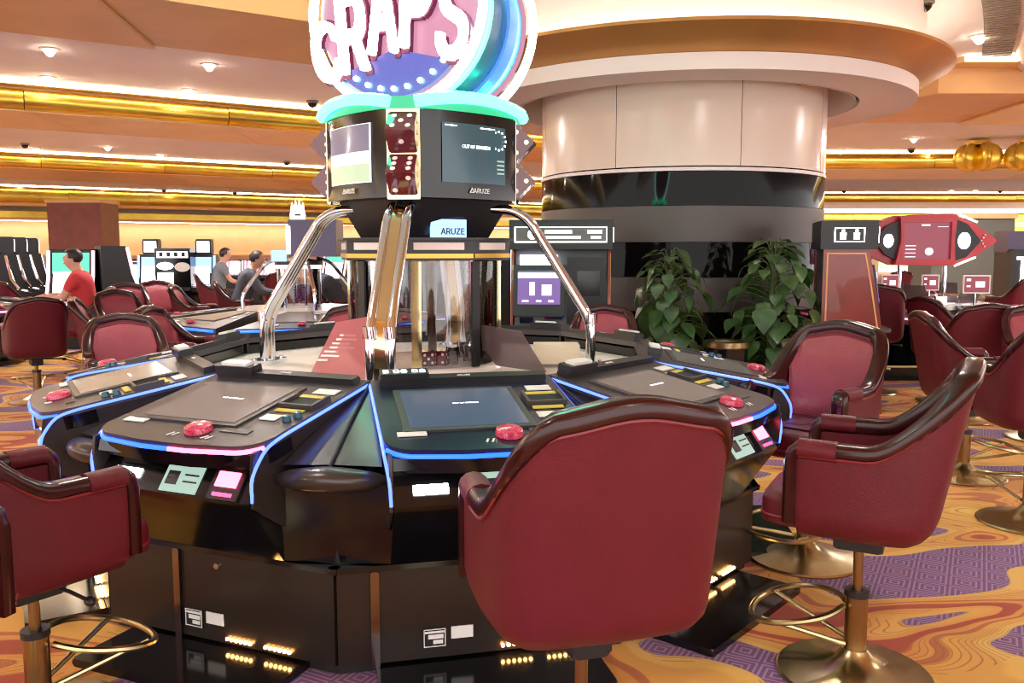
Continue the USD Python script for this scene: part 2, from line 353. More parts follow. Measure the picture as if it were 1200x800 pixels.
for n, (q0, q1, z0, z1, mt) in enumerate([(44.2, 44.5, 2.75, 2.79, 'added_wall_glow'), (43., 45., 2.78, 3.0, 'soffit_c'), (42.6, 43., 2.86, 3.12, 'gold'), (44.85, 45., 1.18, 1.26, 'soffit_a')]):  # first strip is an added glow that brightens the far wall
    struct(f'trim_{n + 5}', strip(line_at(q0, -50, 46), line_at(q1, -50, 46), z0, z1), mt, label=('added glowing strip that brightens the far wall', 'pale dropped soffit along the far wall', 'gold edge of the dropped soffit', 'dado rail on the cream far wall')[n], cat='trim')
# ------------------------------------------------------------------ round column and the rings around it
CX, CY = 2.0, 10.45
col = thing('round_column', 'huge round column of cream panels above glossy black and grey bands', 'column', (CX, CY, 0))
RC = 1.64
for k in range(8):                                   # cream cladding panels with open joints
    a0, a1 = k * PI / 4 + .19, (k + 1) * PI / 4 + .19 - .004
    obj('cream_panel', lathe([(RC - .03, 2.34), (RC, 2.34), (RC, 3.95), (RC - .03, 3.95)], 12, a0, a1), 'column_cream', col)
obj('white_edge', lathe([(RC - .05, 2.29), (RC + .012, 2.29), (RC + .012, 2.325), (RC - .05, 2.325)], 80), 'ring_white', col)
for nm, z0, z1, mt, dr in (('black_band', 1.945, 2.285, 'column_black', 0), ('grey_band', 1.575, 1.94, 'column_grey', .006), ('black_band', 1.215, 1.57, 'column_black', -.02), ('grey_band', .86, 1.21, 'column_grey', .006), ('black_band', .1, .855, 'column_black', 0), ('base_plinth', .0, .1, 'column_grey', .05)):
    obj(nm, lathe([(RC - .1, z0), (RC + dr, z0), (RC + dr, z1), (RC - .1, z1)], 96), mt, col)
obj('core', lathe([(.0, 0), (RC - .06, 0), (RC - .06, 3.98), (0, 3.98)], 48), 'black_matte', col)
ring = thing('ceiling_ring', 'white and gold ring canopy hanging round the cream column', 'ceiling ring', (CX, CY, 0))
obj('underside', lathe([(1.97, 3.12), (2.55, 3.10), (2.55, 3.14), (1.97, 3.16)], 96), 'ring_white', ring)
obj('white_fascia', lathe([(2.50, 3.10), (2.555, 3.10), (2.555, 3.25), (2.50, 3.25)], 96), 'ring_white', ring)
obj('gold_cone', lathe([(2.50, 3.255), (2.56, 3.255), (2.90, 3.44), (2.90, 3.47), (2.84, 3.47), (2.50, 3.27)], 96), 'ring_gold', ring)
obj('inner_wall', lathe([(1.97, 3.12), (1.97, 3.9), (1.93, 3.9), (1.93, 3.12)], 64), 'ring_white', ring)
obj('upper_drum', lathe([(2.58, 3.42), (2.6, 3.42), (2.6, ZC), (2.56, ZC)], 96), 'ring_white', ring, label='cream upper drum')
obj('cove_light', lathe([(2.66, 3.44), (2.78, 3.44), (2.78, 3.455), (2.66, 3.455)], 72), 'ring_cove', ring)
# bracket seen in the slot between ring and column
obj('bracket', cat_([box(.34, .05, .07, (1.80 * math.cos(a), 1.80 * math.sin(a), 3.2)) for a in (-.9,)]), 'gold_flat', ring)

# ------------------------------------------------------------------ casino chair
def make_chair(name, label, drop=0., loc=(0, 0, 0), rz=0., group=None):
    root = thing(name, label, 'chair', loc, rz, group)
    half = smooth_path([(.262, .175, 0), (.270, .06, 0), (.272, -.03, 0), (.269, -.10, 0), (.254, -.168, 0), (.208, -.216, 0), (.12, -.234, 0), (0, -.239, 0)], 24)
    plan = np.vstack([half, (half * [-1, 1, 1])[::-1][1:]])[:, :2]
    n = len(plan); s = np.r_[0, np.cumsum(np.linalg.norm(np.diff(plan, axis=0), axis=1))]
    T = np.gradient(plan, axis=0); T /= np.linalg.norm(T, axis=1, keepdims=True); N = np.stack([-T[:, 1], T[:, 0]], 1) * -1
    if (N[0] @ [1, 0]) < 0: N = -N
    sm = lambda t: (lambda u: u * u * (3 - 2 * u))(np.clip(t, 0, 1))
    ss = np.minimum(s, s[-1] - s)                    # distance from the nearer arm front
    H_ = .875 + .245 * sm((ss - .205) / .25) + .03 * sm((ss - .42) / .2) - drop
    bk = sm((.03 - plan[:, 1]) / .25)                 # how much of a point belongs to the back
    z0 = .545 - drop
    def surf(off, zz):
        """points at plan offset off (outwards) and height zz (n,)"""
        lean = -.19 * bk * np.maximum(0, zz - (.56 - drop))
        p = plan + N * np.asarray(off)[..., None]
        return np.stack([p[:, 0], p[:, 1] + lean, zz], 1)
    rows = []
    for v in np.linspace(0, 1, 5):                   # rounded under-edge
        a = v * PI / 2; rows.append(surf(np.full(n, -.085 + .085 * math.sin(a)), np.full(n, z0 + .085 * (1 - math.cos(a)))))
    for v in np.linspace(.12, 1, 7): rows.append(surf(np.zeros(n), z0 + .085 + (H_ - .03 - z0 - .085) * v))
    th = .05
    for v in np.linspace(1, 0, 6): rows.append(surf(np.full(n, -th), z0 + .10 + (H_ - .03 - z0 - .10) * v))
    rows.append(surf(np.full(n, -.085), np.full(n, z0 + .02)))
    shell = grid(np.array(rows), closed_u=True)
    ends = []
    for e in (0, n - 1):
        ring_ = np.array([r[e] for r in rows]); c = ring_.mean(0); k = len(ring_)
        ends.append(mesh_(np.vstack([ring_, c]), [(i, (i + 1) % k, k) for i in range(k)]))
    bot = mesh_(np.vstack([rows[0], [[0, -.05, z0]]]), [(i, i + 1, n) for i in range(n - 1)] + [(n - 1, 0, n)])
    m = cat_([shell, bot] + ends); m.fix_normals()
    obj('shell', m, 'leather', root, smooth=50)
    # wooden trim along the whole top edge and down the arm fronts
    mid = surf(np.full(n, -th / 2), H_ - .015)
    def fr(e):
        x = mid[e].copy(); q = [x + [0, .03, -.26], x + [0, .03, -.05], x + [0, .02, -.016]]; return q
    pth = np.vstack([fr(0), mid, fr(n - 1)[::-1]])
    nn = np.vstack([[N[0]] * 3, N, [N[-1]] * 3]); nn = np.hstack([nn, np.zeros((len(nn), 1))])
    TT = np.gradient(pth, axis=0); TT /= np.linalg.norm(TT, axis=1, keepdims=True)
    BB = np.cross(nn, TT); BB /= np.linalg.norm(BB, axis=1, keepdims=True); BB *= np.sign(BB[len(BB) // 2, 2]) if True else 1
    NN = np.cross(TT, BB); NN *= np.sign((NN * nn).sum(1))[:, None]
    w2 = th / 2 + .009
    sec = [(w2 - .004, -.026), (w2, -.020), (w2, .004), (w2 - .012, .017), (-w2 + .012, .017), (-w2, .004), (-w2, -.030), (-w2 + .004, -.036)]
    sec_f = [(w2, -.03), (w2, -.02), (w2, .002), (w2 - .012, .014), (-w2 + .012, .014), (-w2, .002), (-w2, -.02), (-w2, -.03)]
    V = np.array([[pth[i] + NN[i] * a + BB[i] * b for a, b in (sec if 3 <= i < len(pth) - 3 else sec_f)] for i in range(len(pth))])
    m = grid(V, closed_v=True); k = len(sec)
    caps = [mesh_(V[0], [(0, i, i + 1) for i in range(1, k - 1)]), mesh_(V[-1], [(0, i + 1, i) for i in range(1, k - 1)])]
    m = cat_([m] + caps); m.fix_normals(); obj('wood_trim', m, 'trim_wood', root, smooth=50)
    # arm pads
    for rev in (False, True):
        idx = [i for i in range(n) if ss[i] < .15 and ((s[i] < s[-1] / 2) != rev)]
        a = [(w2 + .006) * math.cos(t) for t in np.linspace(-.9, PI + .9, 11)]; b = [-.012 + .036 * math.sin(t) + .0 for t in np.linspace(-.9, PI + .9, 11)]
        Pm = mid[idx]; Vp = np.array([[Pm[i] + [N[idx[i], 0] * x, N[idx[i], 1] * x, y] for x, y in zip(a, b)] for i in range(len(idx))])
        m = grid(Vp, closed_v=True); kk = len(a)
        m = cat_([m, mesh_(Vp[0], [(0, i, i + 1) for i in range(1, kk - 1)]), mesh_(Vp[-1], [(0, i + 1, i) for i in range(1, kk - 1)])]); m.fix_normals()
        obj('arm_pad', m, 'leather', root, smooth=50)
    # piping outside
    pp = surf(np.full(n, .003), H_ - .046); obj('piping', tube(pp, .0055, 6), 'piping', root)
    # upholstered inner back
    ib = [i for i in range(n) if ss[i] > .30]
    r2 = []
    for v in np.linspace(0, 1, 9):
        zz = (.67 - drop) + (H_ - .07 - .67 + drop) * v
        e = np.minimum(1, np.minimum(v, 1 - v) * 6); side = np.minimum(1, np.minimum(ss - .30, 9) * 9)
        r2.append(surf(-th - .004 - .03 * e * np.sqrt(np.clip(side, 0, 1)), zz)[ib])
    m = grid(np.array(r2)); m.fix_normals(); obj('back_pad', m, 'leather_pad_lit', root, smooth=60)
    b2 = np.vstack([np.array(r2)[:, 0], np.array(r2)[-1], np.array(r2)[::-1, -1]]); obj('piping', tube(b2, .006, 6), 'piping', root)
    # seat
    seat = sbox(-.195, -.17, .195, .31).buffer(-.07).buffer(.07, quad_segs=5); zs = .555 - drop
    ringz = [(-.03, 0), (0, .015), (0, .085), (-.008, .108), (-.03, .124), (-.08, .134), (-.16, .138)]
    lay = []
    for o, z in ringz:
        g = seat.buffer(o) if o else seat; c = np.array(g.exterior.coords); L = LineString(c)
        q = np.array([L.interpolate(t, True).coords[0] for t in np.linspace(0, 1, 60, endpoint=False)]); lay.append(np.c_[q, np.full(60, zs + z)])
    lay.append(np.tile([0, .06, zs + .139], (60, 1)))
    m = grid(np.array(lay), closed_v=True); m = cat_([m, mesh_(np.vstack([lay[0], [[0, .06, zs]]]), [(i, (i + 1) % 60, 60) for i in range(60)])]); m.fix_normals()
    obj('seat', m, 'leather', root, smooth=40)
    L = LineString(list(seat.exterior.coords)); q = [L.interpolate(t, True).coords[0] for t in np.linspace(0, 1, 60, endpoint=False)]
    obj('piping', tube([(a, b, zs + .04) for a, b in q], .005, 6, closed=True), 'piping', root)
    # mechanism and pedestal
    obj('tilt_plate', cat_([box(.26, .26, .03, (0, 0, .55 - drop), .01), box(.10, .16, .07, (0, -.0, .50 - drop), .015)]), 'black_satin', root)
    obj('gas_lift', cyl(.017, .50 - drop - .28, (0, 0, (.50 - drop + .28) / 2), 16), 'bronze_tube', root)
    obj('sleeve', lathe([(.0, .05), (.038, .05), (.038, .29), (.042, .292), (.042, .31), (.0, .312)], 20), 'bronze_tube', root)
    obj('collar', cyl(.043, .022, (0, 0, .303), 20), 'black_satin', root)
    prof = [(.0, 0), (.262, 0), (.265, .008), (.258, .016), (.21, .024), (.15, .034), (.095, .052), (.06, .075), (.042, .10), (.0, .102)]
    obj('pedestal_base', lathe(prof, 48), 'brass', root)
    ringp = smooth_path([(.03, .04, .255), (.13, .09, .245), (.19, .20, .225), (.15, .31, .20), (0, .355, .19), (-.15, .31, .20), (-.19, .20, .225), (-.13, .09, .245), (-.03, .04, .255)], 36)
    f = obj('footrest', cat_([tube(ringp, .011, 8), tube([(.03, .03, .12), (.13, .30, .20)], .009, 8), tube([(-.03, .03, .12), (-.13, .30, .20)], .009, 8)]), 'brass', root)
    lv = obj('lever', tube([(.05, 0, .52 - drop), (.17, .03, .51 - drop), (.25, .04, .50 - drop)], .006, 6), 'black_satin', root)
    obj('knob', ball(.016, (.262, .042, .498 - drop), 1, (1.3, 1, 1)), 'black_satin', lv)
    return root
def face(fx, fy): return math.atan2(-fx, fy)
def chair_spot(fx, fy): return face(fx, fy)
C2 = at_y(352, 372, 9.6); C2[2] = 0; C4 = at_y(1090, 360, 10.6); C4[2] = 0; C3 = (-7.3, 11.3, 0)
ROUND_TABLES = ((C2[0], C2[1], 1.92), (C3[0], C3[1], 1.5), (C4[0], C4[1], 1.78))
# ------------------------------------------------------------------ chairs in the picture
CH = {}
def chair(name, x, y, fx, fy, label, low=0., group=None):
    kind = low
    for tx, ty, tr in ROUND_TABLES:
        d = math.hypot(x - tx, y - ty)
        if d < tr: x, y = tx + (x - tx) * tr / d, ty + (y - ty) * tr / d
    rz = face(fx, fy)
    if kind not in CH:
        CH[kind] = make_chair('casino_chair', label, low, (x, y, 0), rz, group)
        return CH[kind]
    r = thing('casino_chair', label, 'chair', (x, y, 0), rz, group)
    r.GetReferences().AddInternalReference(CH[kind].GetPath()); r.SetInstanceable(True); return r
p = at_z(684, 812, 0); chair('front', .175, 2.08, -.27, .963, 'burgundy leather chair in the foreground, its full back turned to the viewer', -.045)
p = at_z(1010, 790, 0); chair('r1', p[0] - .03, p[1], -.88, .47, 'burgundy armchair at right seen from the side on a whole brass pedestal')
p = at_z(932, 655, 0); chair('r2', p[0] + .04, p[1], -.72, -.69, 'burgundy armchair with pink inner back shown, in front of the trash bin and plants')
chair('l1', -1.50, 2.60, .58, .81, 'burgundy armchair at the left edge whose arm reaches towards the blue and pink lit station', .045)
chair('l0', -1.50, 1.86, .35, .94, 'chair of which only the dark trim shows in the bottom left corner', -.045)
chair('m1', -2.62, 5.85, .5, -.86, 'low burgundy chair with wide pink inner back facing out, left of the machine', .1)
chair('m2', -2.62, 6.9, .97, -.1, 'burgundy chair in profile right behind the pink-backed chair left of the machine', .1)
p = at_z(45, 470, 0); chair('m3', p[0], p[1], -.62, .78, 'burgundy chair with its back turned, left of the man in the red shirt', .1)
p = at_z(1128, 558, 0); chair('r3', p[0], p[1], .97, -.12, 'burgundy chair facing right, directly behind the side-on armchair at right', .05)
chair('r4', 2.85, 4.62, .1, .99, 'burgundy chair cut off by the right edge, its back turned')
def by_px(px, top, zt, **k):
    """place a chair whose back top (height zt) shows at pixel (px, top)"""
    return at_z(px, top, zt)
chair('r5', (1157 - 600) / FPX * 7.3, 7.5, .12, .99, 'dark red chair with its back turned, before the red-signed table', .1)
chair('r6', (1112 - 600) / FPX * 8.4, 8.4, .95, .3, 'chair in profile before the red-signed table, left of the turned chair back', .1)
chair('r7', 4.22, 6.75, -.15, -1., 'chair with pink inner back peeping over the cut-off chair at right', .1)
chair('r8', 3.8, 9.0, .3, .95, 'chair half hidden behind the wooden-sided cash machine')
p = at_y(707, 372, 6.75); chair('b1', .72, 6.75, -.12, -1., 'pink inner back of the chair across the machine, below the right chrome arch', .1)
p = at_y(391, 370, 6.9); chair('b2', -1.42, 6.75, -.35, -.93, 'chair across the machine seen through the acrylic panel at left', .1)
for px, d, fx, fy, lb in ((10, 13.0, .1, 1, 'small chair back at the far left edge beside the lit table'), 
                          (152, 11.5, .5, -.85, 'chair below the white slot cabinet, left of the pair of players'), (128, 8.3, .9, .3, 'chair in profile between the red shirted man and the pink inner back'), (205, 9.6, .75, -.65, 'chair at the left of the small blue-lit table, pink back visible'),
                          (232, 11.2, .9, .1, 'chair right behind the small blue-lit table under the grey shirted player'), (190, 12.5, .6, -.8, 'small chair left of the grey shirted player'), (360, 10.9, .1, 1., 'dark chair back standing at the small table, right of the dark jacketed player'),
                          (325, 17.5, -.4, .9, 'distant chair before the row of pink slots')):
    chair('far', (px - 600) / FPX * d, d, fx, fy, lb, .1)
for px, d, fx, fy, lb in ((98, 10.5, -.98, -.18, 'chair on which the person in the red shirt sits'), (279, 12.6, .96, .27, 'chair on which the person in the dark hooded jacket sits'), (251, 16.1, .93, .36, 'chair on which the person in the grey shirt sits'), (402, 12.6, -.946, -.323, 'chair on which the person hunched behind the glass cylinder sits')):
    chair('seat', (px - 600) / FPX * d, d, fx, fy, lb, .1)
for px, d, lb in ((1186, 11.5, 'distant chair at the far right edge by the small table screen'), (1040, 14.6, 'distant chair left of the red-signed table')):
    chair('far', (px - 600) / FPX * d, d, -.3, .95, lb)
# ------------------------------------------------------------------ electronic dice table
def rz_m(m, a): return xf(m, rz=a)
DICE_PIPS = {1: [(0, 0)], 2: [(-1, -1), (1, 1)], 3: [(-1, -1), (0, 0), (1, 1)], 4: [(-1, -1), (-1, 1), (1, -1), (1, 1)], 5: [(-1, -1), (-1, 1), (1, -1), (1, 1), (0, 0)], 6: [(-1, -1), (-1, 0), (-1, 1), (1, -1), (1, 0), (1, 1)]}
def die_meshes(s, faces=(5, 1, 6, 2, 3, 4)):
    """cube of edge s with raised pips: (body, pips); faces on +x -z... order: (-y,+z,-z,+y,+x,-x)"""
    body = box(s, s, s, ch=s * .08); pips = []
    dirs = [((0, -1, 0), (1, 0, 0), (0, 0, 1)), ((0, 0, 1), (1, 0, 0), (0, 1, 0)), ((0, 0, -1), (1, 0, 0), (0, 1, 0)), ((0, 1, 0), (1, 0, 0), (0, 0, 1)), ((1, 0, 0), (0, 1, 0), (0, 0, 1)), ((-1, 0, 0), (0, 1, 0), (0, 0, 1))]
    for (d, a, b), v in zip(dirs, faces):
        d, a, b = map(np.array, (d, a, b)); 
        for i, j in DICE_PIPS[v]:
            c = cyl(s * .095, s * .03, n=12); A = a if np.linalg.det([a, b, d]) > 0 else -a
            pips.append(basis(c, d * s / 2 + (a * i + b * j) * s * .27, A, b, d))
    return body, pips
NS, AP, WS, ZF, ZK = 10, 1.85, .74, .85, .977
A0 = math.radians(-4.9)                             # outward angle of the joint between the two nearest stations
RI = WS / 2 / math.tan(PI / NS)
BETA = math.atan2(ZK - ZF, AP - RI); SLEN = math.hypot(ZK - ZF, AP - RI)
def station(root, k, full=True, blue=False, colours=('led_blue', 'led_blue'), number=None):
    a = A0 + (k + .5) * 2 * PI / NS
    W = WS / 2
    def pl(m): return rz_m(m, a)                     # local: x right, y inwards (radius = -y)
    cb, sb = math.cos(BETA), math.sin(BETA)
    def on(m): return pl(basis(m, (0, -AP, ZF), (1, 0, 0), (0, cb, sb), (0, -sb, cb)))   # plane of the sloping top
    prof = [(-AP + .02, ZF - .03), (-AP + .012, ZF - .07), (-AP + .07, ZF - .10), (-AP - .0, ZF - .19), (-AP + .02, ZF - .225), (-1.68, .41), (-RI - .02, .41), (-RI - .02, ZK - .045)]
    body = basis(extrude(Polygon(prof), WS - .05), (-(WS - .05) / 2, 0, 0), (0, 1, 0), (0, 0, 1), (1, 0, 0))
    st = obj('player_station', pl(body), 'black_gloss', root, smooth=25)
    plan = sbox(-W, 0, W, SLEN).buffer(0); c = .11
    plan = Polygon([(-W, SLEN), (-W, c)] + [(-W + c - c * math.cos(t), c - c * math.sin(t)) for t in np.linspace(0, PI / 2, 7)][1:] + [(-.1, -.02), (.1, -.02)] + [(W - c + c * math.sin(t), c - c * math.cos(t)) for t in np.linspace(0, PI / 2, 7)][:-1] + [(W, c), (W, SLEN)])
    obj('table_top', on(extrude(plan, .03, -.03)), 'deck_blue' if blue else 'deck_grey', st, smooth=25)
    obj('lip', on(extrude(plan.buffer(-.004).intersection(sbox(-1, -1, 1, .2)), .055, -.085)), 'black_gloss', st, smooth=25)
    # LED lines: front edge (two halves), both sides
    fr = np.array([p for p in plan.exterior.coords if p[1] < .10]); fr = fr[np.argsort(fr[:, 0])]
    fr = np.array(sorted({(round(x, 4), round(y, 4)) for x, y in fr})); fr = np.c_[fr, np.full(len(fr), -.022)]; fr[:, 1] -= .004
    L = LineString(fr); pts = np.array([L.interpolate(t, True).coords[0] for t in np.linspace(.02, .98, 33)])
    obj('led_line', on(tube(pts[:18], .0085, 8)), colours[0], st); obj('led_line', on(tube(pts[17:], .0085, 8)), colours[1], st)
    for s in (-1, 1):
        x = s * (W + .004)
        top = on(mesh_([(x, SLEN - .01, -.012), (x, .14, -.012), (x, .05, -.02)], [(0, 1, 2)])).vertices
        dn = pl(mesh_([(x - s * .015, -AP - .005, ZF - .10), (x - s * .02, -AP + .005, ZF - .185)], [(0, 1, 1)])).vertices
        obj('side_led', tube(rounded([top[0], top[1], top[2], dn[0], dn[1]], .06), .0058, 8), 'led_white_blue', st)
        cheek = Polygon([(-AP + .01, ZF - .02), (-AP + .0, ZF - .10), (-AP + .005, ZF - .205), (-AP + .06, ZF - .245), (-1.66, .52), (-RI - .02, .55), (-RI - .02, ZK - .03)])
        obj('side_cheek', pl(basis(extrude(cheek, .012), (s * (W - .016) - .006, 0, 0), (0, 1, 0), (0, 0, 1), (1, 0, 0))), 'bronze_panel', st, smooth=25)
    sx0, sx1, sy0, sy1 = -.27, .15, .17, .545
    scx, scy = (sx0 + sx1) / 2, (sy0 + sy1) / 2
    obj('screen_bezel', on(box(sx1 - sx0 + .05, sy1 - sy0 + .05, .012, (scx, scy, .003), .004)), 'screen_edge', st)
    obj('screen', on(box(sx1 - sx0, sy1 - sy0, .006, (scx, scy, .0085))), 'screen_blue' if blue else 'screen_off', st)
    obj('rear_rim', on(box(WS - .06, .055, .03, (0, SLEN - .05, .012), .01)), 'black_satin', st)
    obj('red_button', on(xf(lathe([(0, .03), (.03, .029), (.046, .02), (.05, .006), (.05, 0)], 24), (.06, .09, .002))), 'button_red', st)
    if not full: return st
    obj('brand_plate', on(xf(text('ARUZE', .012, .002, True), (.0, SLEN - .056, .027))), 'sticker_white', st)
    obj('screen_message', on(xf(text('OUT OF SERVICE', .0085, .001, True), (scx + .02, scy + .03, .0118))), 'text_white', st)
    cn = obj('number_counter', on(box(.19, .07, .035, (-.24, SLEN - .055, .035), .006)), 'black_satin', st)
    if number: obj('digits', on(xf(text(number, .034, .002, True), (-.24, SLEN - .073, .053))), 'text_white', st)
    else: obj('white_pad', on(box(.13, .05, .012, (-.24, SLEN - .055, .058), .004)), 'sticker_white', st)
    obj('bill_tray', on(box(.13, .10, .004, (.27, .42, .004))), 'black_matte', st); obj('tray_frame', on(cat_([box(.15, .012, .02, (.27, .365, .01)), box(.012, .12, .02, (.198, .42, .01)), box(.012, .12, .02, (.342, .42, .01))])), 'screen_edge', st)
    obj('yellow_sticker', on(box(.13, .028, .004, (.27, .488, .004))), 'sticker_yellow', st); obj('yellow_sticker', on(box(.12, .026, .004, (.265, .335, .004))), 'sticker_yellow', st)
    obj('white_sticker', on(box(.07, .05, .004, (.24, .26, .004))), 'sticker_white', st); obj('white_sticker', on(box(.10, .035, .004, (-.27, .13, .004))), 'sticker_white', st); obj('white_sticker', on(box(.10, .05, .004, (.28, .55, .004))), 'sticker_white', st)
    for q in ((.315, .25), (.335, .29)): obj('teal_knob', on(xf(lathe([(0, .022), (.014, .02), (.017, .004), (.017, 0)], 14), (*q, .001))), 'knob_teal', st)
    for dx in (-.035, -.015, .115, .135): obj('tick_mark', on(xf(box(.007, .03, .002), (dx + .01, .045, .003), rz=-.5 if dx > 0 else -.35)), 'sticker_white', st)
    obj('grey_slot', on(box(.12, .035, .004, (.20, .12, .002))), 'screen_edge', st)
    # console face below the lip
    p0, p1 = np.array([0, -AP + .07, ZF - .10]), np.array([0, -AP, ZF - .19]); d = (p1 - p0) / np.linalg.norm(p1 - p0); nrm = np.array([0, -d[2] * -1, 0]); nrm = np.cross([1, 0, 0], -d); nrm = nrm if nrm[1] < 0 else -nrm
    def con(m, x, v=.5): return pl(basis(m, p0 + d * np.linalg.norm(p1 - p0) * v + np.array([x, 0, 0]) + nrm * .003, (1, 0, 0), -d, nrm))
    cd = obj('card_display', con(box(.16, .10, .006), .03), 'glow_green', st)
    obj('card_print', con(cat_([box(.05, .05, .003, (-.04, 0, .004), .01), box(.06, .006, .003, (.04, .015, .004)), box(.06, .006, .003, (.04, -.01, .004))]), .03), 'screen_edge', st)
    obj('ticket_slot', con(box(.12, .035, .01, (0, 0, 0), .004), -.22), 'light_white', st)
    ba = obj('bill_acceptor', con(box(.13, .115, .02, (0, 0, -.002), .006), .23), 'black_satin', st)
    obj('acceptor_lamp', con(box(.09, .055, .006, (0, .015, .01), .002), .23), 'light_red', st); obj('acceptor_mouth', con(box(.08, .012, .006, (0, -.04, .01)), .23), 'light_pink', st)
    for x in (-.12, .1): obj('screw', con(cyl(.008, .006, n=10), x, -.25), 'chrome', st)
    return st
def wedge(root, k):
    a = A0 + k * 2 * PI / NS
    rows = []
    for r, z, hw in ((1.20, .955, .012), (1.35, .905, .06), (1.5, .855, .105), (1.65, .80, .15), (1.74, .765, .175)):
        rows.append([(-hw, -r, z), (0, -r, z + .004), (hw, -r, z)])
    m = grid(np.array(rows)); m.fix_normals(); top = obj('corner_panel', rz_m(m, a), 'bronze_panel', root, smooth=10)
    seam = tube([(0, -1.2, .968), (0, -1.5, .868), (0, -1.76, .765)], .006, 6); obj('seam', rz_m(seam, a), 'black_matte', top)
    # padded lens-shaped front edge
    t = np.linspace(-1, 1, 13); V = []
    for x in t:
        w = .20 * x; th = math.sqrt(max(0.02, 1 - x * x)); c = np.array([w, -1.745 - .10 * (1 - abs(x) ** 2) * .5, .735 - .012 * abs(x)])
        V.append([c + [0, -.055 * th * math.cos(q), .034 * th * math.sin(q) * (1.2 if math.sin(q) > 0 else 1.4)] for q in np.linspace(0, 2 * PI, 14, endpoint=False)])
    m = grid(np.array(V), closed_v=True); m.fix_normals(); obj('corner_pad', rz_m(m, a), 'bronze_panel', top, smooth=60)
    low = [(-.20, -1.72, .70), (.20, -1.72, .70), (.19, -1.70, .41), (-.19, -1.70, .41), (-.1, -1.3, .72), (.1, -1.3, .72), (0, -1.3, .5)]
    obj('corner_skirt', rz_m(hull(low), a), 'black_gloss', top, smooth=20)
def label_plate(w, h):
    return box(w, h, .004)
def base(root, full=True):
    rin = 1.65; ang = 2 * PI / NS; side = 2 * rin * math.tan(ang / 2)
    for k in range(NS):
        a = A0 + (k + .5) * ang
        f = lambda m: rz_m(m, a)
        pn = obj('base_panel', f(cat_([box(side - .012, .03, .34, (0, -rin + .015, .21), .008)])), 'bronze_base', root)
        obj('upper_panel', f(basis(box(side + .04, .035, .02, ch=.004), (0, -rin - .005, .395), (1, 0, 0), (0, 1, 0), (0, 0, 1))), 'black_gloss', pn)
        if not full: continue
        obj('lock', f(cyl(.011, .012, (.02, -rin - .004, .335), 14, 'y')), 'chrome', pn)
        for x, w, mt in ((-.19 + .0, .085, 'black_satin'), (-.09, .08, 'sticker_white')):
            x += .09 if k == NS - 1 else 0.
            l = obj('label', f(box(w, .004, .075 if mt == 'black_satin' else .045, (x, -rin - .003, .115 if mt == 'black_satin' else .128))), mt, pn)
            if mt == 'black_satin':
                obj('label_print', f(cat_([box(w - .014, .003, .008, (x, -rin - .0055, .137)), box(w - .03, .003, .016, (x + .004, -rin - .0055, .12)), box(w - .05, .003, .014, (x + .012, -rin - .0055, .10)), box(.003, .003, .066, (x - .038, -rin - .0055, .115)), box(.003, .003, .066, (x + .038, -rin - .0055, .115)), box(w - .01, .003, .003, (x, -rin - .0055, .084)), box(w - .01, .003, .003, (x, -rin - .0055, .147))])), 'sticker_white', pn)
        dots = [ball(.0075, (x0 + i * .021, -rin - .008, .062), 1) for x0 in (.06, .235) for i in range(6)]
        obj('led_row', f(cat_(dots)), 'led_amber', pn, kind='stuff')
        obj('chrome_stile', f(box(.03, .02, .35, (-.17 if k == NS - 1 else -.40, -rin - .004, .205), .005)), 'chrome_dark', pn)
        obj('foot_plate', f(cat_([box(.80, .34, .03, (0, -1.775, .015), .01)])), 'black_gloss', root)
    pg = Polygon([((rin - .03) / math.cos(ang / 2) * math.sin(A0 + k * ang), -(rin - .03) / math.cos(ang / 2) * math.cos(A0 + k * ang)) for k in range(NS)])
    obj('base_core', extrude(pg, .5, .0), 'black_matte', root)
    pg2 = Polygon([((RI + .03) / math.cos(ang / 2) * math.sin(A0 + k * ang), -(RI + .03) / math.cos(ang / 2) * math.cos(A0 + k * ang)) for k in range(NS)])
    return pg2

mach = thing('dice_table', 'large ten-seat electronic dice table with chrome arches and glowing green sign', 'gaming machine', (-.467, 4.615, 0))
inner = base(mach)
cols = {0: ('led_blue', 'led_blue'), -1: ('led_blue', 'led_pink'), 1: ('led_pink', 'led_blue')}
for k in range(NS):
    kk = k if k < 5 else k - NS
    station(mach, kk, True, blue=(kk == 0), colours=cols.get(kk, ('led_blue', 'led_blue')), number='E 08 08' if kk == 0 else None); wedge(mach, k)
obj('inner_deck', extrude(inner, .38, .5), 'felt_white', mach)
AA = math.radians(-7.0)                              # direction of the nearest arch
DK = .88
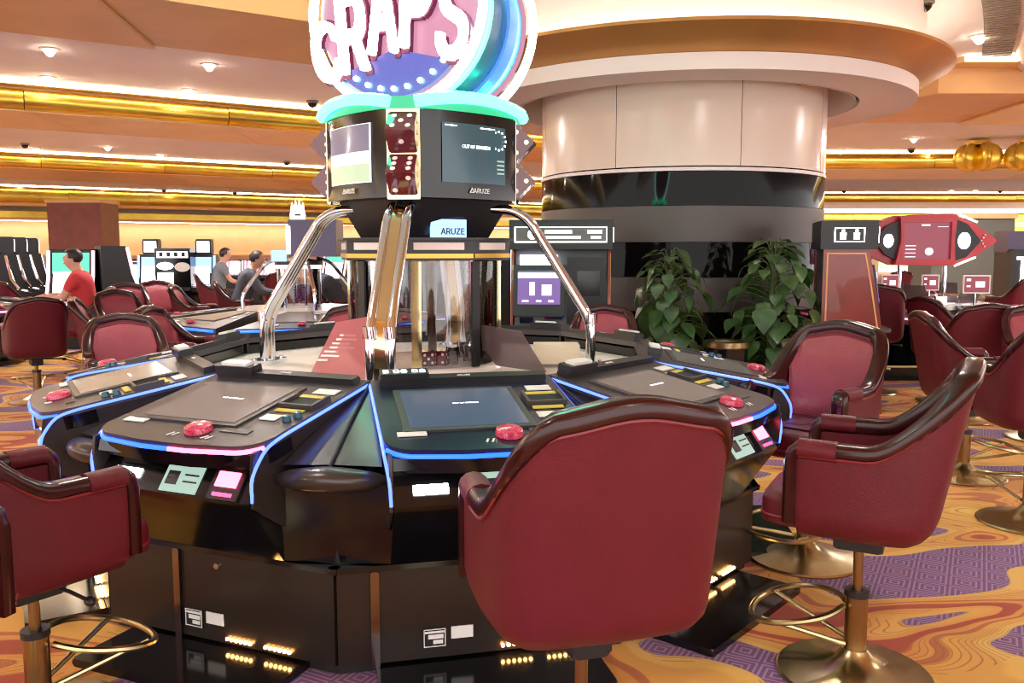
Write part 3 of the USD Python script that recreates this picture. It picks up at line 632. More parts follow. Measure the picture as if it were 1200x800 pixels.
# dome
obj('dome_floor', lathe([(0, DK + .03), (.39, DK + .03), (.41, DK + .02), (.42, DK), (0, DK)], 48), 'white_gloss', mach)
obj('glass_dome', lathe([(.395, DK + .03), (.395, 1.44), (.39, 1.44), (.39, DK + .03)], 64), 'glass', mach)
NP = 8
for k in range(NP):
    a = AA + .12 + k * 2 * PI / NP
    obj('dome_post', rz_m(box(.05, .012, 1.44 - DK - .03, (0, -.402, (1.44 + DK + .03) / 2), .003), a), ('chrome_gold', 'black_satin')[k % 2], mach)
NL = 8
def ngon(r, n, off=0.): return Polygon([(r * math.sin(off + i * 2 * PI / n), -r * math.cos(off + i * 2 * PI / n)) for i in range(n)])
lid = obj('dome_lid', cat_([extrude(ngon(.455, NL, AA), .10, 1.445), extrude(ngon(.475, NL, AA), .012, 1.545)]), 'black_satin', mach)
for k in range(NL):
    a = AA + (k + .5) * 2 * PI / NL; ap = .455 * math.cos(PI / NL)
    obj('lid_panel', rz_m(box(.25, .006, .035, (0, -ap - .002, 1.515), .002), a), 'felt_white', lid); obj('gold_band', rz_m(box(.34, .008, .022, (0, -ap - .002, 1.468)), a), 'gold_flat', lid)
# things in the dome
for i, (x, y) in enumerate(((.03, -.25), (.1, -.22))):
    b, pp = die_meshes(.075); d = thing('red_die', ('left', 'right')[i] + ' one of two red dice lying on the floor of the glass dome', 'die', (-.467 + x, 4.615 + y, DK + .0675 + .0), .4 + i)
    obj('cube', b, 'dice_red', d); [obj('pip', q, 'pip_white', d) for q in pp]
for i, (x, y, r) in enumerate(((.16, -.2, .035), (.24, -.1, .04), (.2, .06, .035))):
    tag(obj('clear_cup', xf(lathe([(0, 0), (r * .8, 0), (r, .09), (r * .93, .09), (r * .75, .008), (0, .008)], 24), (-.467 + x, 4.615 + y, DK + .03)), 'glass'), ('nearest', 'middle', 'rear')[i] + ' clear cup standing at the right in the glass dome', 'cup')
# arches
def arch(a):
    pth = rounded([(-0.0, -.887, DK), (0, -.887, 1.13), (0, -.56, 1.655), (0, -.47, 1.705), (0, -.30, 1.71)], .09, 7)
    parts = []
    ar = obj('chrome_arch', rz_m(cat_([tube(pth + [s * .045, 0, 0], .024, 12) for s in (-1, 1)]), a), 'chrome', mach)
    T = np.gradient(pth, axis=0); T /= np.linalg.norm(T, axis=1, keepdims=True)
    Nn_ = np.cross(T, [1, 0, 0])
    V = np.array([[p + [-.03, 0, 0] + n * .010, p + [.03, 0, 0] + n * .010, p + [.03, 0, 0] - n * .010, p + [-.03, 0, 0] - n * .010] for p, n in zip(pth, Nn_)])
    m = grid(V, closed_v=True); m.fix_normals(); obj('web_plate', rz_m(m, a), 'chrome_gold', ar)
    obj('foot_flange', rz_m(cat_([box(.20, .14, .02, (0, -.887, DK + .01), .006)] + [cyl(.012, .012, (sx * .075, -.887 + sy * .045, DK + .024), 10) for sx in (-1, 1) for sy in (-1, 1)]), a), 'chrome', ar)
    cl = [cyl(.032, .05, (s * .045, -.887, DK + .26), 12) for s in (-1, 1)]
    obj('joint_collar', rz_m(cat_(cl), a), 'chrome', ar)
for k in range(4): arch(AA + k * PI / 2)
# neck and head
def sq(r, z, a=0, ch=.0):
    return [(x, y, z) for x, y in ngon(r, 4, AA).exterior.coords[:-1]]
obj('neck', hull(sq(.34, 1.55) + sq(.36, 1.62) + sq(.46, 1.745)), 'black_satin', mach, smooth=20)
lit = obj('neck_screen', rz_m(box(.20, .012, .10, (0, -.285, 1.60), .003), AA + PI / 4 - .12), 'slot_blue', mach)
obj('neck_lettering', rz_m(basis(text('ARUZE', .03, .002, True), (.02, -.293, 1.575), (1, 0, 0), (0, 0, 1), (0, -1, 0)), AA + PI / 4 - .12), 'black_satin', lit)
HA, Z0, Z1, CC = .405, 1.745, 2.15, .08             # head: half side, bottom, top, corner half-width
def headpoly(h, c): return Polygon([(x, y) for x, y in ((-h, -h + c), (-h + c, -h), (h - c, -h), (h, -h + c), (h, h - c), (h - c, h), (-h + c, h), (-h, h - c))])
c_ = CC * math.sqrt(2) * .98
hp = headpoly(HA, c_)
AH = math.radians(-5.0); rot45 = AH + PI / 4                                   # local -y face turned to the right-hand screen direction
hb = obj('head_box', rz_m(extrude(hp.buffer(-.02), Z1 - Z0, Z0), rot45), 'black_gloss', mach, smooth=20)
for i in range(4):
    a = rot45 + i * PI / 2; front = (i == 0)
    # bulged face panel
    xs = np.linspace(-HA + c_ + .0, HA - c_, 13); V = []
    for x in xs:
        b = .045 * (1 - (x / (HA - c_)) ** 2); top = Z1 + .03 * (1 - (x / (HA - c_)) ** 2)
        V.append([(x, -HA + .03, Z0), (x, -HA - b, Z0), (x, -HA - b, top), (x, -HA + .03, top)])
    m = grid(np.array(V), closed_v=True); m.fix_normals()
    fp = obj('face_panel', rz_m(m, a), 'face_green', mach, smooth=25) if False else obj('face_panel', rz_m(m, a), 'black_gloss', mach, smooth=25)
    def curved(w0, w1, z0, z1, off):
        V = []
        for x in np.linspace(w0, w1, 9):
            b = .045 * (1 - (x / (HA - c_)) ** 2) + off
            V.append([(x, -HA - b + .012, z0), (x, -HA - b, z0), (x, -HA - b, z1), (x, -HA - b + .012, z1)])
        m = grid(np.array(V), closed_v=True); m.fix_normals(); return rz_m(m, a)
    lit_scr = (i == 3)
    sc = obj('head_screen', curved(-.19, .20, Z0 + .075, Z0 + .355, .006), 'screen_pale' if lit_scr else 'screen_teal', fp, smooth=25)
    def onf(m, x, z): 
        b = .045 * (1 - (x / (HA - c_)) ** 2); return rz_m(basis(m, (x, -HA - b - .008, z), (1, 0, 0), (0, 0, 1), (0, -1, 0)), a)
    if not lit_scr:
        obj('screen_message', onf(text('OUT OF SERVICE', .015, .002, True), .0, Z0 + .24), 'text_white', fp)
        obj('screen_heading', onf(cat_([box(.07, .006, .002, (-.15, 0, 0)), box(.09, .006, .002, (.07, 0, 0))]), .0, Z0 + .34), 'text_white', fp)
        obj('screen_chart', onf(cat_([cyl(.006, .002, (.045 * math.cos(t), .045 * math.sin(t), 0), 8) for t in np.linspace(0, 2 * PI, 12, endpoint=False)]), .15, Z0 + .29), 'text_white', fp)
        obj('screen_bars', onf(cat_([box(.05, .008, .002, (0, -.02 * q, 0)) for q in range(4)]), .16, Z0 + .19), 'glow_green', fp)
    else:
        obj('screen_stripe', curved(-.18, .19, Z0 + .17, Z0 + .22, .009), 'light_white', fp); obj('screen_lower', curved(-.18, .19, Z0 + .08, Z0 + .165, .009), 'screen_lime', fp); obj('screen_upper', curved(-.18, .19, Z0 + .225, Z0 + .35, .009), 'screen_violet', fp)
    lg = cat_([text('ARUZE', .022, .002, True)]); tri = Polygon([(-.062, 0), (-.045, .026), (-.028, 0)]).difference(Polygon([(-.053, .005), (-.045, .017), (-.037, .005)]))
    obj('maker_mark', onf(cat_([lg, xf(extrude(tri, .002), (-.012, 0, 0))]), .03, Z0 + .028), 'sticker_white', fp)
    # corner strip with two dice standing on edge
    ac = a - PI / 4; rc = HA * math.sqrt(2) - CC
    cs = obj('corner_strip', rz_m(box(2 * CC, .02, Z1 - Z0 + .02, (0, -rc + .005, (Z0 + Z1) / 2), .004), ac), 'chrome_gold', mach)
    s = .135
    for j, fc in enumerate(((6, 4, 2, 3, 3, 4), (5, 2, 1, 6, 3, 4))):

        z = Z0 + .105 + j * .195

        b, pp = die_meshes(s, ((2, 6) if j == 0 else (1, 5)) + (4, 3, 3, 4))
        # -y face turns downwards-outwards, +z face turns outwards-up
        d = obj('die', rz_m(xf(xf(b, rx=PI / 4), (0, -rc - .004, z)), ac), 'dice_red', mach)
        for q in pp:
            q = rz_m(xf(xf(q, rx=PI / 4), (0, -rc - .004, z)), ac)
            r_ = rz_m(mesh_([(0, -rc, z)] * 3, [(0, 1, 2)]), ac).vertices[0]
            if np.linalg.norm(q.vertices.mean(0)[:2]) > np.linalg.norm(r_[:2]) - .03: obj('pip', q, 'pip_white', d)
    # neon along the top edge
    xs = np.linspace(-HA + c_ - .03, HA - c_ + .03, 17)
    obj('neon_tube', rz_m(tube([(x, -HA - .045 * (1 - (x / (HA - c_)) ** 2) - .02, Z1 + .04 + .03 * (1 - (x / (HA - c_)) ** 2)) for x in xs], .03, 8), a), 'neon_green', mach)
from shapely import affinity as _aff
capg = hp
for i in range(4):
    arc = Polygon([(x, -HA - .045 * (1 - (x / (HA - c_)) ** 2)) for x in np.linspace(-HA + c_, HA - c_, 15)] + [(HA - c_, 0), (-HA + c_, 0)])
    capg = capg.union(_aff.rotate(arc, 90 * i, origin=(0, 0)))
obj('head_cap', rz_m(extrude(capg.buffer(.012).simplify(.001), .055, Z1 + .005), rot45), 'teal_neon_spill', mach, smooth=20)
# sign: a thick oval drum with lit letters on its front
SA = math.radians(-24); SC = np.array([0.02, 0, 2.66]); SR, ST = .47, .60
def sg(m): return rz_m(xf(m, SC), SA)
def ell(r, z=0, n=56, sx=1.02, sy=.98): return np.array([(r * sx * math.cos(t), z, r * sy * math.sin(t)) for t in np.linspace(0, 2 * PI, n, endpoint=False)])
m = grid(np.array([ell(SR - .05, -ST / 2 + .03), ell(SR - .05, ST / 2 - .03)]), closed_v=True); m.fix_normals(); 
drum = obj('sign_drum', sg(m), 'sign_side', mach, smooth=60)
def disc(r, y): 
    e = ell(r, y); return mesh_(np.vstack([e, [[0, y, 0]]]), [(i, (i + 1) % len(e), len(e)) for i in range(len(e))])
obj('sign_face', sg(cat_([disc(SR - .03, -ST / 2 + .02), disc(SR - .03, ST / 2 - .02)])), 'sign_face', drum, smooth=False)
for y in (-ST / 2, ST / 2): obj('neon_ring', sg(tube(ell(SR, y), .024, 8, closed=True)), 'neon_white', drum)
for y in (-ST / 2 + .10,): obj('neon_ring', sg(tube(ell(SR - .01, y), .016, 8, closed=True)), 'neon_green', drum)
bb = grid(np.array([ell(SR - .035, .05), ell(SR - .02, .05), ell(SR - .02, .15), ell(SR - .035, .15)]), closed_u=True, closed_v=True); bb.fix_normals(); obj('blue_band', sg(bb), 'band_blue', drum)
word = 'CRAPS'; xs = (-.35, -.205, -.045, .135, .325); hs = (.28, .37, .40, .40, .38); bs = (-.37, -.33, -.25, -.24, -.31); tw = (.32, .16, 0, -.1, -.2)
for ch_, x, h, b0, t_ in zip(word, xs, hs, bs, tw):
    t = meshkit.text_mesh(ch_, h, .07, True); bd = t.bounds; t.apply_translation((-(bd[0, 0] + bd[1, 0]) / 2, 0, 0)); t.apply_scale((.16 / (bd[1, 0] - bd[0, 0]), 1, 1))
    for mt, grow, y in (('letter_glow', 1., -ST / 2 - .02), ('letter_edge', 1.10, -ST / 2 + .025)):
        q = t.copy(); q.apply_translation((0, -h / 2, 0)); q.apply_scale((grow, grow, .6)); q.apply_translation((0, h / 2, 0)); q = xf(q, (0, 0, 0), rz=t_ * .5)
        q = basis(q, (x, y, b0 + .05), (1, 0, 0), (0, 0, 1), (0, -1, 0)); obj('letter' if grow == 1 else 'letter_backing', sg(q), mt, drum, label=f'glowing letter {ch_}' if grow == 1 else None)
e = [(.43 * math.cos(t), .42 * math.sin(t)) for t in np.linspace(PI * 1.2, PI * 1.8, 20)] + [(.24, -.25), (0, -.19), (-.24, -.27)]
obj('sign_panel', sg(basis(extrude(Polygon(e).buffer(0), .02), (0, -ST / 2 + .01, 0), (1, 0, 0), (0, 0, 1), (0, -1, 0))), 'panel_purple', drum)
obj('sign_bulb', sg(cat_([ball(.014, (.39 * math.cos(t), -ST / 2 - .02, .38 * math.sin(t)), 1) for t in np.linspace(PI * 1.25, PI * 1.75, 9)])), 'neon_white', drum, kind='stuff')
obj('sign_foot', cat_([rz_m(box(.5, .34, .12, (0, 0, Z1 + .085), .02), SA)]), 'teal_neon_spill', mach)
# acrylic panels leaning on the deck; red tint painted as reflection of the chairs
def leaf_panel(name, label, quad, mt, th=.006):
    q = np.array(quad, float); n = np.cross(q[1] - q[0], q[3] - q[0]); n /= np.linalg.norm(n)
    t = tag(obj(name, hull(np.vstack([q + n * th / 2, q - n * th / 2])), mt, None, 20), label, 'sign'); return t, q, n
def panel_between(name, label, quad, mt, th=.008):
    q = np.array(quad, float); n = np.cross(q[1] - q[0], q[3] - q[0]); n /= np.linalg.norm(n)
    return tag(obj(name, hull(np.vstack([q + n * th / 2, q - n * th / 2])), mt, None, 20), label, 'sign'), q, n
q = [at_z(362, 442, DK + .03), at_z(428, 444, DK + .03), None, None]; q[3] = at_y(394, 378, q[0][1] + .22); q[2] = at_y(440, 370, q[1][1] + .22)
t, q, n = panel_between('acrylic_sign', 'acrylic panel tinted like red chair reflections with rows of white print leaning left of the front arch', q, 'acrylic_chair_tint')
n = n if n[1] < 0 else -n; ex = q[1] - q[0]; ex /= np.linalg.norm(ex); ey = np.cross(n, ex)
c0 = (q[0] + q[1] + q[2] + q[3]) / 4 + n * .008
obj('print_line', cat_([basis(box(w, .011, .002), c0 + ex * (x + w / 2) + ey * y, ex, ey, n) for x, y, w in ((-.05, .07, .08), (-.06, .045, .10), (-.075, .02, .09), (-.08, -.005, .12), (-.10, -.03, .07), (-.11, -.055, .09), (-.12, -.08, .05))]), 'sticker_white', t)
q = [at_z(582, 428, DK + .03), at_z(640, 436, DK + .03), None, None]; q[3] = at_y(545, 377, q[0][1] + .12); q[2] = at_y(610, 388, q[1][1] + .12)
panel_between('acrylic_board', 'smoky acrylic panel leaning right of the glass dome', q, 'acrylic_grey')
p = at_z(654, 430, DK + .02); tag(obj('cream_box', cat_([box(.24, .16, .10, (p[0], p[1] + .2, DK + .07), .01)]), 'cream'), 'cream coloured box on the deck beside the right arch', 'box')
p = at_z(640, 405, DK + .02)
# ------------------------------------------------------------------ cash machines
def atm(label, loc, rz):
    t = thing('cash_machine', label, 'cash machine', loc, rz)      # front towards -y, origin on the floor
    W_, D_, Hh = .86, .55, 1.76
    side = Polygon([(.0, 0), (D_, 0), (D_, 1.50), (.16, 1.50), (.10, 1.2), (.02, .75)])
    obj('cabinet', basis(extrude(Polygon([(.05, 0), (D_ - .02, 0), (D_ - .02, 1.50), (.19, 1.50), (.13, 1.2), (.05, .75)]), W_ - .04), (-W_ / 2 + .02, 0, 0), (0, 1, 0), (0, 0, 1), (1, 0, 0)), 'atm_grey', t, smooth=20)
    for s in (-1, 1):
        sp = obj('side_panel', basis(extrude(side, .02), (s * W_ / 2 - .01, 0, 0), (0, 1, 0), (0, 0, 1), (1, 0, 0)), 'mahogany', t, smooth=20)
        inn = side.buffer(-.03); fr = inn.difference(inn.buffer(-.014))
        obj('gold_inlay', basis(extrude(fr, .004), (s * (W_ / 2 + .011) - .002, 0, 0), (0, 1, 0), (0, 0, 1), (1, 0, 0)), 'inlay_gold', sp)
    hd = obj('sign_head', box(W_ + .06, D_ - .06, .26, (0, D_ / 2 + .06, 1.63), .008), 'black_satin', t)
    sg_ = obj('sign_face', box(W_ - .06, .01, .12, (0, .085, 1.63)), 'sign_panel', hd)
    yb = .078
    obj('sign_border', cat_([box(W_ - .04, .008, .012, (0, yb, 1.695)), box(W_ - .04, .008, .012, (0, yb, 1.565)), box(.012, .008, .13, (-W_ / 2 + .025, yb, 1.63)), box(.012, .008, .13, (W_ / 2 - .025, yb, 1.63))]), 'sign_white', hd)
    obj('sign_text', cat_([box(.24, .006, .03, (-.02, yb, 1.652), .004), box(.32, .006, .026, (.02, yb, 1.605), .004), box(.13, .006, .03, (.30, yb, 1.652), .004), box(.09, .006, .026, (.31, yb, 1.605), .004), basis(cyl(.045, .006, n=20), (-.25, yb, 1.63), (1, 0, 0), (0, 0, 1), (0, -1, 0))]), 'sign_white', hd)
    for s in (-1, 1):
        X = s * (W_ / 2 + .034); xx = s * (W_ / 2 + .03)
        obj('side_sign', cat_([box(.008, .26, .012, (X, D_ / 2 + .06, 1.69)), box(.008, .26, .012, (X, D_ / 2 + .06, 1.57)), box(.008, .012, .12, (X, D_ / 2 - .065, 1.63)), box(.008, .012, .12, (X, D_ / 2 + .185, 1.63)),
             box(.008, .055, .06, (X, D_ / 2, 1.62), .008), box(.008, .055, .06, (X, D_ / 2 + .115, 1.62), .008), box(.008, .025, .025, (X, D_ / 2, 1.665), .003), box(.008, .025, .025, (X, D_ / 2 + .115, 1.665), .003)]), 'sign_white', hd)
    obj('top_light', box(.34, .03, .10, (-.20, .16, 1.40), .008), 'light_white', t)
    mon = obj('monitor_housing', xf(box(.46, .05, .46, ch=.015), (-.19, .10, 1.13), rx=-.14), 'black_satin', t)
    obj('monitor', xf(box(.38, .01, .30), (-.19, .073, 1.16), rx=-.14), 'screen_purple', mon)
    obj('picture_shapes', xf(cat_([box(.38, .004, .05, (0, -.001, .11)), box(.05, .004, .12, (-.06, -.001, -.01), .01), box(.09, .004, .10, (.07, -.001, -.02), .02), box(.06, .004, .02, (-.12, -.001, -.12)), box(.05, .004, .02, (.0, -.001, -.12)), box(.05, .004, .02, (.11, -.001, -.12))]), (-.19, .064, 1.16), rx=-.14), 'screen_pale', mon)
    obj('slot_panel', box(.12, .02, .05, (-.30, .055, .87), .006), 'black_gloss', t); obj('slot_panel', box(.16, .02, .04, (-.06, .055, .90), .006), 'black_gloss', t)
    obj('shelf', cat_([box(.40, .12, .03, (-.19, .0, .76), .008)]), 'atm_grey', t); obj('shelf_edge', box(.30, .01, .02, (-.19, -.063, .77)), 'chrome', t)
    kb = obj('right_door', box(.34, .02, .62, (.23, .075, 1.12), .006), 'black_satin', t)
    obj('keypad_recess', box(.20, .02, .22, (.25, .068, 1.20), .006), 'black_gloss', kb); obj('card_recess', box(.16, .02, .06, (.25, .068, .94), .006), 'black_gloss', kb)
    obj('lower_door', cat_([box(.38, .02, .6, (-.2, .035, .38), .006), box(.38, .02, .6, (.21, .035, .38), .006)]), 'black_satin', t)
    obj('lock', basis(cyl(.014, .02, n=12), (.10, .03, .60), (1, 0, 0), (0, 0, 1), (0, -1, 0)), 'chrome', t)
    return t
p = at_y(655, 300, 7.75)
A1 = atm('grey two-bay cash machine with lit purple screen and sign, behind the glass dome', (p[0], 7.6, 0), -.12)
p = at_y(982, 300, 8.2); atm('cash machine seen from its mahogany side with gold inlay line, right of the plants', (p[0] + .40, 8.2, 0), PI / 2 - .25)
# ------------------------------------------------------------------ plants, bin
def pot_plant(name, label, x, y, h, r, n, seed):
    rg = np.random.default_rng(seed)
    t = thing(name, label, 'plant', (x, y, 0))
    pt = obj('pot', lathe([(0, 0), (.17, 0), (.22, .04), (.25, .38), (.27, .40), (.25, .42), (.23, .40), (.22, .36), (0, .36)], 36), 'black_gloss', t)
    obj('soil', cyl(.225, .02, (0, 0, .365), 28), 'soil', pt)
    obj('stake', cyl(.035, h - .55, (0, 0, .36 + (h - .55) / 2), 12), 'stem', t)
    for k in range(n):
        f = (k + .5) / n; z = .45 + (h - .45) * f ** .95; a = k * 2.399 + rg.uniform(-.4, .4)
        rr = r * (.55 + .6 * math.sin(PI * min(1, .22 + .68 * f))) * rg.uniform(.55, 1.05) * (1 - .5 * max(0, f - .75) / .25)
        L = rg.uniform(.17, .28) * (1.05 - .35 * f); w = L * rg.uniform(.36, .44)
        droop = rg.uniform(.5, 1.25) - (.6 if f > .85 else 0)
        u = np.linspace(0, 1, 9); wid = w * np.sin(PI * np.clip(u, 0, 1) ** .62) ** .8 * (1 - u ** 5); wid[-1] = 0
        wid = w * np.array([.0, .72, .97, 1., .9, .72, .48, .22, 0])
        pts = []
        bend = rg.uniform(.3, .8)
        for uu, ww in zip(u, wid):
            ph = -droop * 1. - bend * uu
            px_, pz_ = L * uu * math.cos(droop + bend * uu * .5), -L * uu * math.sin(droop + bend * uu * .5)
            back = -.04 if ww > 0 and uu < .15 else 0
            row = []
            for s in (-1, -.5, 0, .5, 1):
                row.append((px_ + (back if abs(s) == 1 else 0) * L, s * ww / 1., pz_ + .16 * abs(s) * ww + .004 * math.sin(9 * uu + s)))
            pts.append(row)
        m = grid(np.array(pts)); m2 = m.copy(); m2.invert(); 
        base_ = np.array([rr * math.cos(a), rr * math.sin(a), z])
        m = xf(m, base_, rz=a + rg.uniform(-.5, .5), rx=0)
        lf = obj('leaf', m, 'leaf', t, smooth=True)
        st_ = smooth_path([(.03 * math.cos(a), .03 * math.sin(a), z - .06), (rr * .6 * math.cos(a), rr * .6 * math.sin(a), z + .02), tuple(base_)], 6)
        obj('leaf_stalk', tube(st_, .005, 5), 'stem', lf)
    return t
p = at_y(784, 350, 8.0); pot_plant('potted_plant', 'leafy climbing plant, the left one beside the cash machine', p[0], 8.0, 1.5, .29, 90, 3)
p = at_y(905, 350, 8.0); pot_plant('potted_plant', 'taller wider leafy plant between the bin and the mahogany cash machine', p[0], 8.0, 1.60, .34, 112, 5)
def bin_(label, px, y, top):
    p = at_y(px, top, y)
    t = thing('trash_bin', label, 'bin', (p[0], y, 0))
    h = p[2]
    obj('body', lathe([(0, 0), (.19, 0), (.19, h - .06), (0, h - .06)], 36), 'black_gloss', t)
    obj('rim', lathe([(.15, h - .05), (.195, h - .06), (.205, h - .05), (.205, h - .005), (.19, h), (.15, h - .01)], 36), 'brass', t)
    obj('lid', lathe([(0, h - .03), (.15, h - .03), (.15, h - .05), (0, h - .05)], 24), 'black_satin', t); return h
bin_('black trash bin with brass rim between the two plants', 851, 7.7, 399)
bin_('black bin with metal rim half hidden behind the taller plant', 946, 8.6, 399)

# ------------------------------------------------------------------ small blue-lit table at left (a round seven-seat table with a glass cylinder)
def small_table(name, label, loc, R, nst, leds, a0, glassr=.0, ledmat='led_blue'):
    t = thing(name, label, 'gaming table', loc)
    obj('pedestal', lathe([(0, 0), (R * .62, 0), (R * .62, .06), (R * .52, .1), (R * .5, .55), (R * .7, .74), (0, .74)], 28), 'black_gloss', t)
    for k in range(nst):
        a = a0 + k * 2 * PI / nst; hw = R * math.tan(PI / nst) * .86
        V = [(-hw, -R, .76), (hw, -R, .76), (.12, -.42 * R, .86), (-.12, -.42 * R, .86)]
        st = obj('player_station', rz_m(hull([(x, y, z - d) for x, y, z in V for d in (0, .09)]), a), 'deck_grey', t, smooth=15)
        fr = lambda u, v: tuple((1 - u) * (1 - v) * np.array(V[0]) + u * (1 - v) * np.array(V[1]) + u * v * np.array(V[2]) + (1 - u) * v * np.array(V[3]) + np.array([0, 0, .006]))
        obj('screen', rz_m(hull([np.array(fr(u, v)) + [0, 0, d] for u, v in ((.15, .3), (.72, .3), (.72, .85), (.15, .85)) for d in (-.005, .005)]), a), 'screen_off', st, smooth=10)
        obj('white_sticker', rz_m(cat_([hull([np.array(fr(u0 + du, v0 + dv)) + [0, 0, d] for du in (0, .1) for dv in (0, .08) for d in (-.003, .004)]) for u0, v0 in ((.8, .5), (.8, .75), (.2, .1))]), a), 'sticker_white', st)
        obj('led_line', rz_m(tube([(-hw * .95, -R - .012, .735), (hw * .95, -R - .012, .735)], .014, 6), a), ledmat, st)
        obj('red_button', rz_m(xf(lathe([(0, .03), (.035, .026), (.045, .0)], 16), fr(.5, .16)), a), 'button_red', st)
    return t
t2 = small_table('game_table', 'round electronic table with blue LED edges and small lit glass cylinder, behind the left arch', tuple(C2), 1.5, 7, None, .25)
obj('deck', lathe([(0, .86), (.66, .86), (.68, .84), (.68, .8), (0, .8)], 28), 'white_gloss', t2)
obj('glass_cylinder', lathe([(.24, .86), (.24, 1.30), (.232, 1.30), (.232, .86)], 32), 'glass', t2)
for k in range(6):
    a = k * PI / 3; obj('cylinder_post', cyl(.012, .44, (.235 * math.cos(a), .235 * math.sin(a), 1.08), 8), 'chrome', t2)
obj('lit_ring', lathe([(.20, 1.29), (.245, 1.29), (.245, 1.33), (.20, 1.33)], 32), 'sign_white', t2); obj('cap', lathe([(0, 1.33), (.26, 1.33), (.26, 1.37), (.0, 1.42)], 24), 'black_satin', t2)
for k in range(4):
    a = .5 + k * PI / 2; pth = rounded([(.62, 0, .86), (.62, 0, 1.02), (.36, 0, 1.36), (.2, 0, 1.40)], .08)
    obj('chrome_arch', rz_m(tube(pth, .022, 8), a), 'chrome', t2)
hd = obj('monitor_head', box(.52, .4, .40, (.20, .0, 1.62), .02), 'monitor_blue', t2); obj('white_screen', box(.05, .30, .30, (-.06, -.06, 1.60), .01), 'slot_white', hd)
obj('crown', cat_([box(.14, .12, .05, (.0, 0, 1.84), .01)] + [lathe([(0, .16), (.012, .12), (.03, .0), (0, 0)], 8).apply_translation((dx, 0, 1.86 + dz)) for dx, dz in ((-.06, 0), (-.02, .03), (.02, .03), (.06, 0))]), 'slot_white', hd)
obj('small_screen', box(.16, .02, .12, (-.14, -.30, 1.43), .004), 'slot_blue', hd)
# table at far left
t3 = small_table('game_table', 'lit game table with red edge at the far left margin', C3, 1.25, 7, None, .1, ledmat='led_pink')
obj('deck', lathe([(0, .86), (.5, .86), (.5, .8), (0, .8)], 24), 'white_gloss', t3)
obj('chip_rack', cat_([box(.5, .2, .04, (0, -.2, .885), .01)] + [box(.08, .16, .02, (-.2 + .1 * i, -.2, .912), .005) for i in range(5)]), 'white_gloss', t3)
# ------------------------------------------------------------------ red-signed table at right
t4 = small_table('game_table', 'round table under the big red eye-shaped screen sign at right', tuple(C4), 1.35, 8, None, .2, ledmat='led_pink')
obj('deck', lathe([(0, .86), (.64, .86), (.66, .8), (0, .8)], 28), 'white_gloss', t4)
obj('wheel_bowl', lathe([(0, .90), (.14, .93), (.30, .90), (.42, .95), (.46, .95), (.46, .86), (0, .86)], 36), 'chrome', t4); obj('wheel_spindle', lathe([(0, 1.10), (.02, 1.08), (.03, 1.0), (.08, .96), (.08, .9)], 16), 'chrome', t4)
for k in range(6):
    a = k * PI / 3 + .3; obj('acrylic_wing', rz_m(hull([(-.16, -.55, .87), (.16, -.55, .87), (.12, -.62, 1.08), (-.12, -.62, 1.08), (-.16, -.56, .87), (.12, -.63, 1.08)]), a), 'acrylic_grey', t4)
sgx = at_y(1085, 282, 10.6)
sc4 = thing('screen_sign', 'big red eye-shaped sign with a screen and two white lit discs over the right table', 'sign', (sgx[0], 10.6, sgx[2]), -.10)
w = .80
pts = [(-.80 + .0, 0), (-.62, .16), (-.33, .29), (.33, .31), (.62, .17), (.85, 0), (.62, -.17), (.33, -.29), (-.33, -.28), (-.62, -.16)]
yy = lambda m: basis(m, (0, 0, 0), (1, 0, 0), (0, 0, 1), (0, -1, 0))
obj('body', yy(extrude(Polygon(pts).buffer(.02), .24, -.34)), 'machine_red', sc4)
obj('black_face', yy(extrude(Polygon([(-.60, 0), (-.46, .18), (-.30, .255), (.33, .275), (.50, .20), (.66, 0), (.50, -.2), (.33, -.255), (-.30, -.245), (-.46, -.17)]), .05, -.09)), 'black_satin', sc4)
fr = obj('screen_frame', yy(extrude(Polygon([(-.34, -.285), (.34, -.285), (.32, 0), (.34, .305), (-.30, .285), (-.28, 0)]).buffer(.012).difference(sbox(-.265, -.225, .29, .225)), .08, -.06)), 'machine_red', sc4)
scr = obj('screen', box(.56, .02, .46, (.012, .03, 0)), 'screen_red', sc4)
obj('screen_lines', cat_([box(.12, .006, .012, (-.17, .016, -.06 - .045 * i)) for i in range(4)] + [box(.10, .006, .02, (.0, .016, .19)), box(.12, .006, .01, (.2, .016, .17)), basis(cyl(.05, .006, n=10), (.05, .016, -.13), (1, 0, 0), (0, 0, 1), (0, -1, 0))]), 'screen_pale', scr)
for x, s in ((-.43, .9), (.46, 1.1)):
    obj('lit_disc', basis(xf(cyl(.075, .03, n=28), s=(.85 * s, 1.25 * s, 1)), (x, .03, .0), (1, 0, 0), (0, 0, 1), (0, -1, 0)), 'sign_white', sc4)
for s in (-1, 1):
    obj('rivet', cat_([ball(.012, (s * (.68 + .02 * abs(i)), .08, .035 * i), 1) for i in (-2, -1, 0, 1, 2)]), 'sticker_white', sc4, kind='stuff')
obj('light_strip', cat_([tube([(.36, .03, .325), (.60, .03, .225)], .014, 6), tube([(.36, .03, -.305), (.60, .03, -.20)], .014, 6)]), 'sign_white', sc4)
for x in (-.22, .32): obj('support_post', cyl(.028, sgx[2] - .86 - .25, (x, .22, -(sgx[2] - .86 - .25) / 2 - .25), 14), 'chrome', sc4)
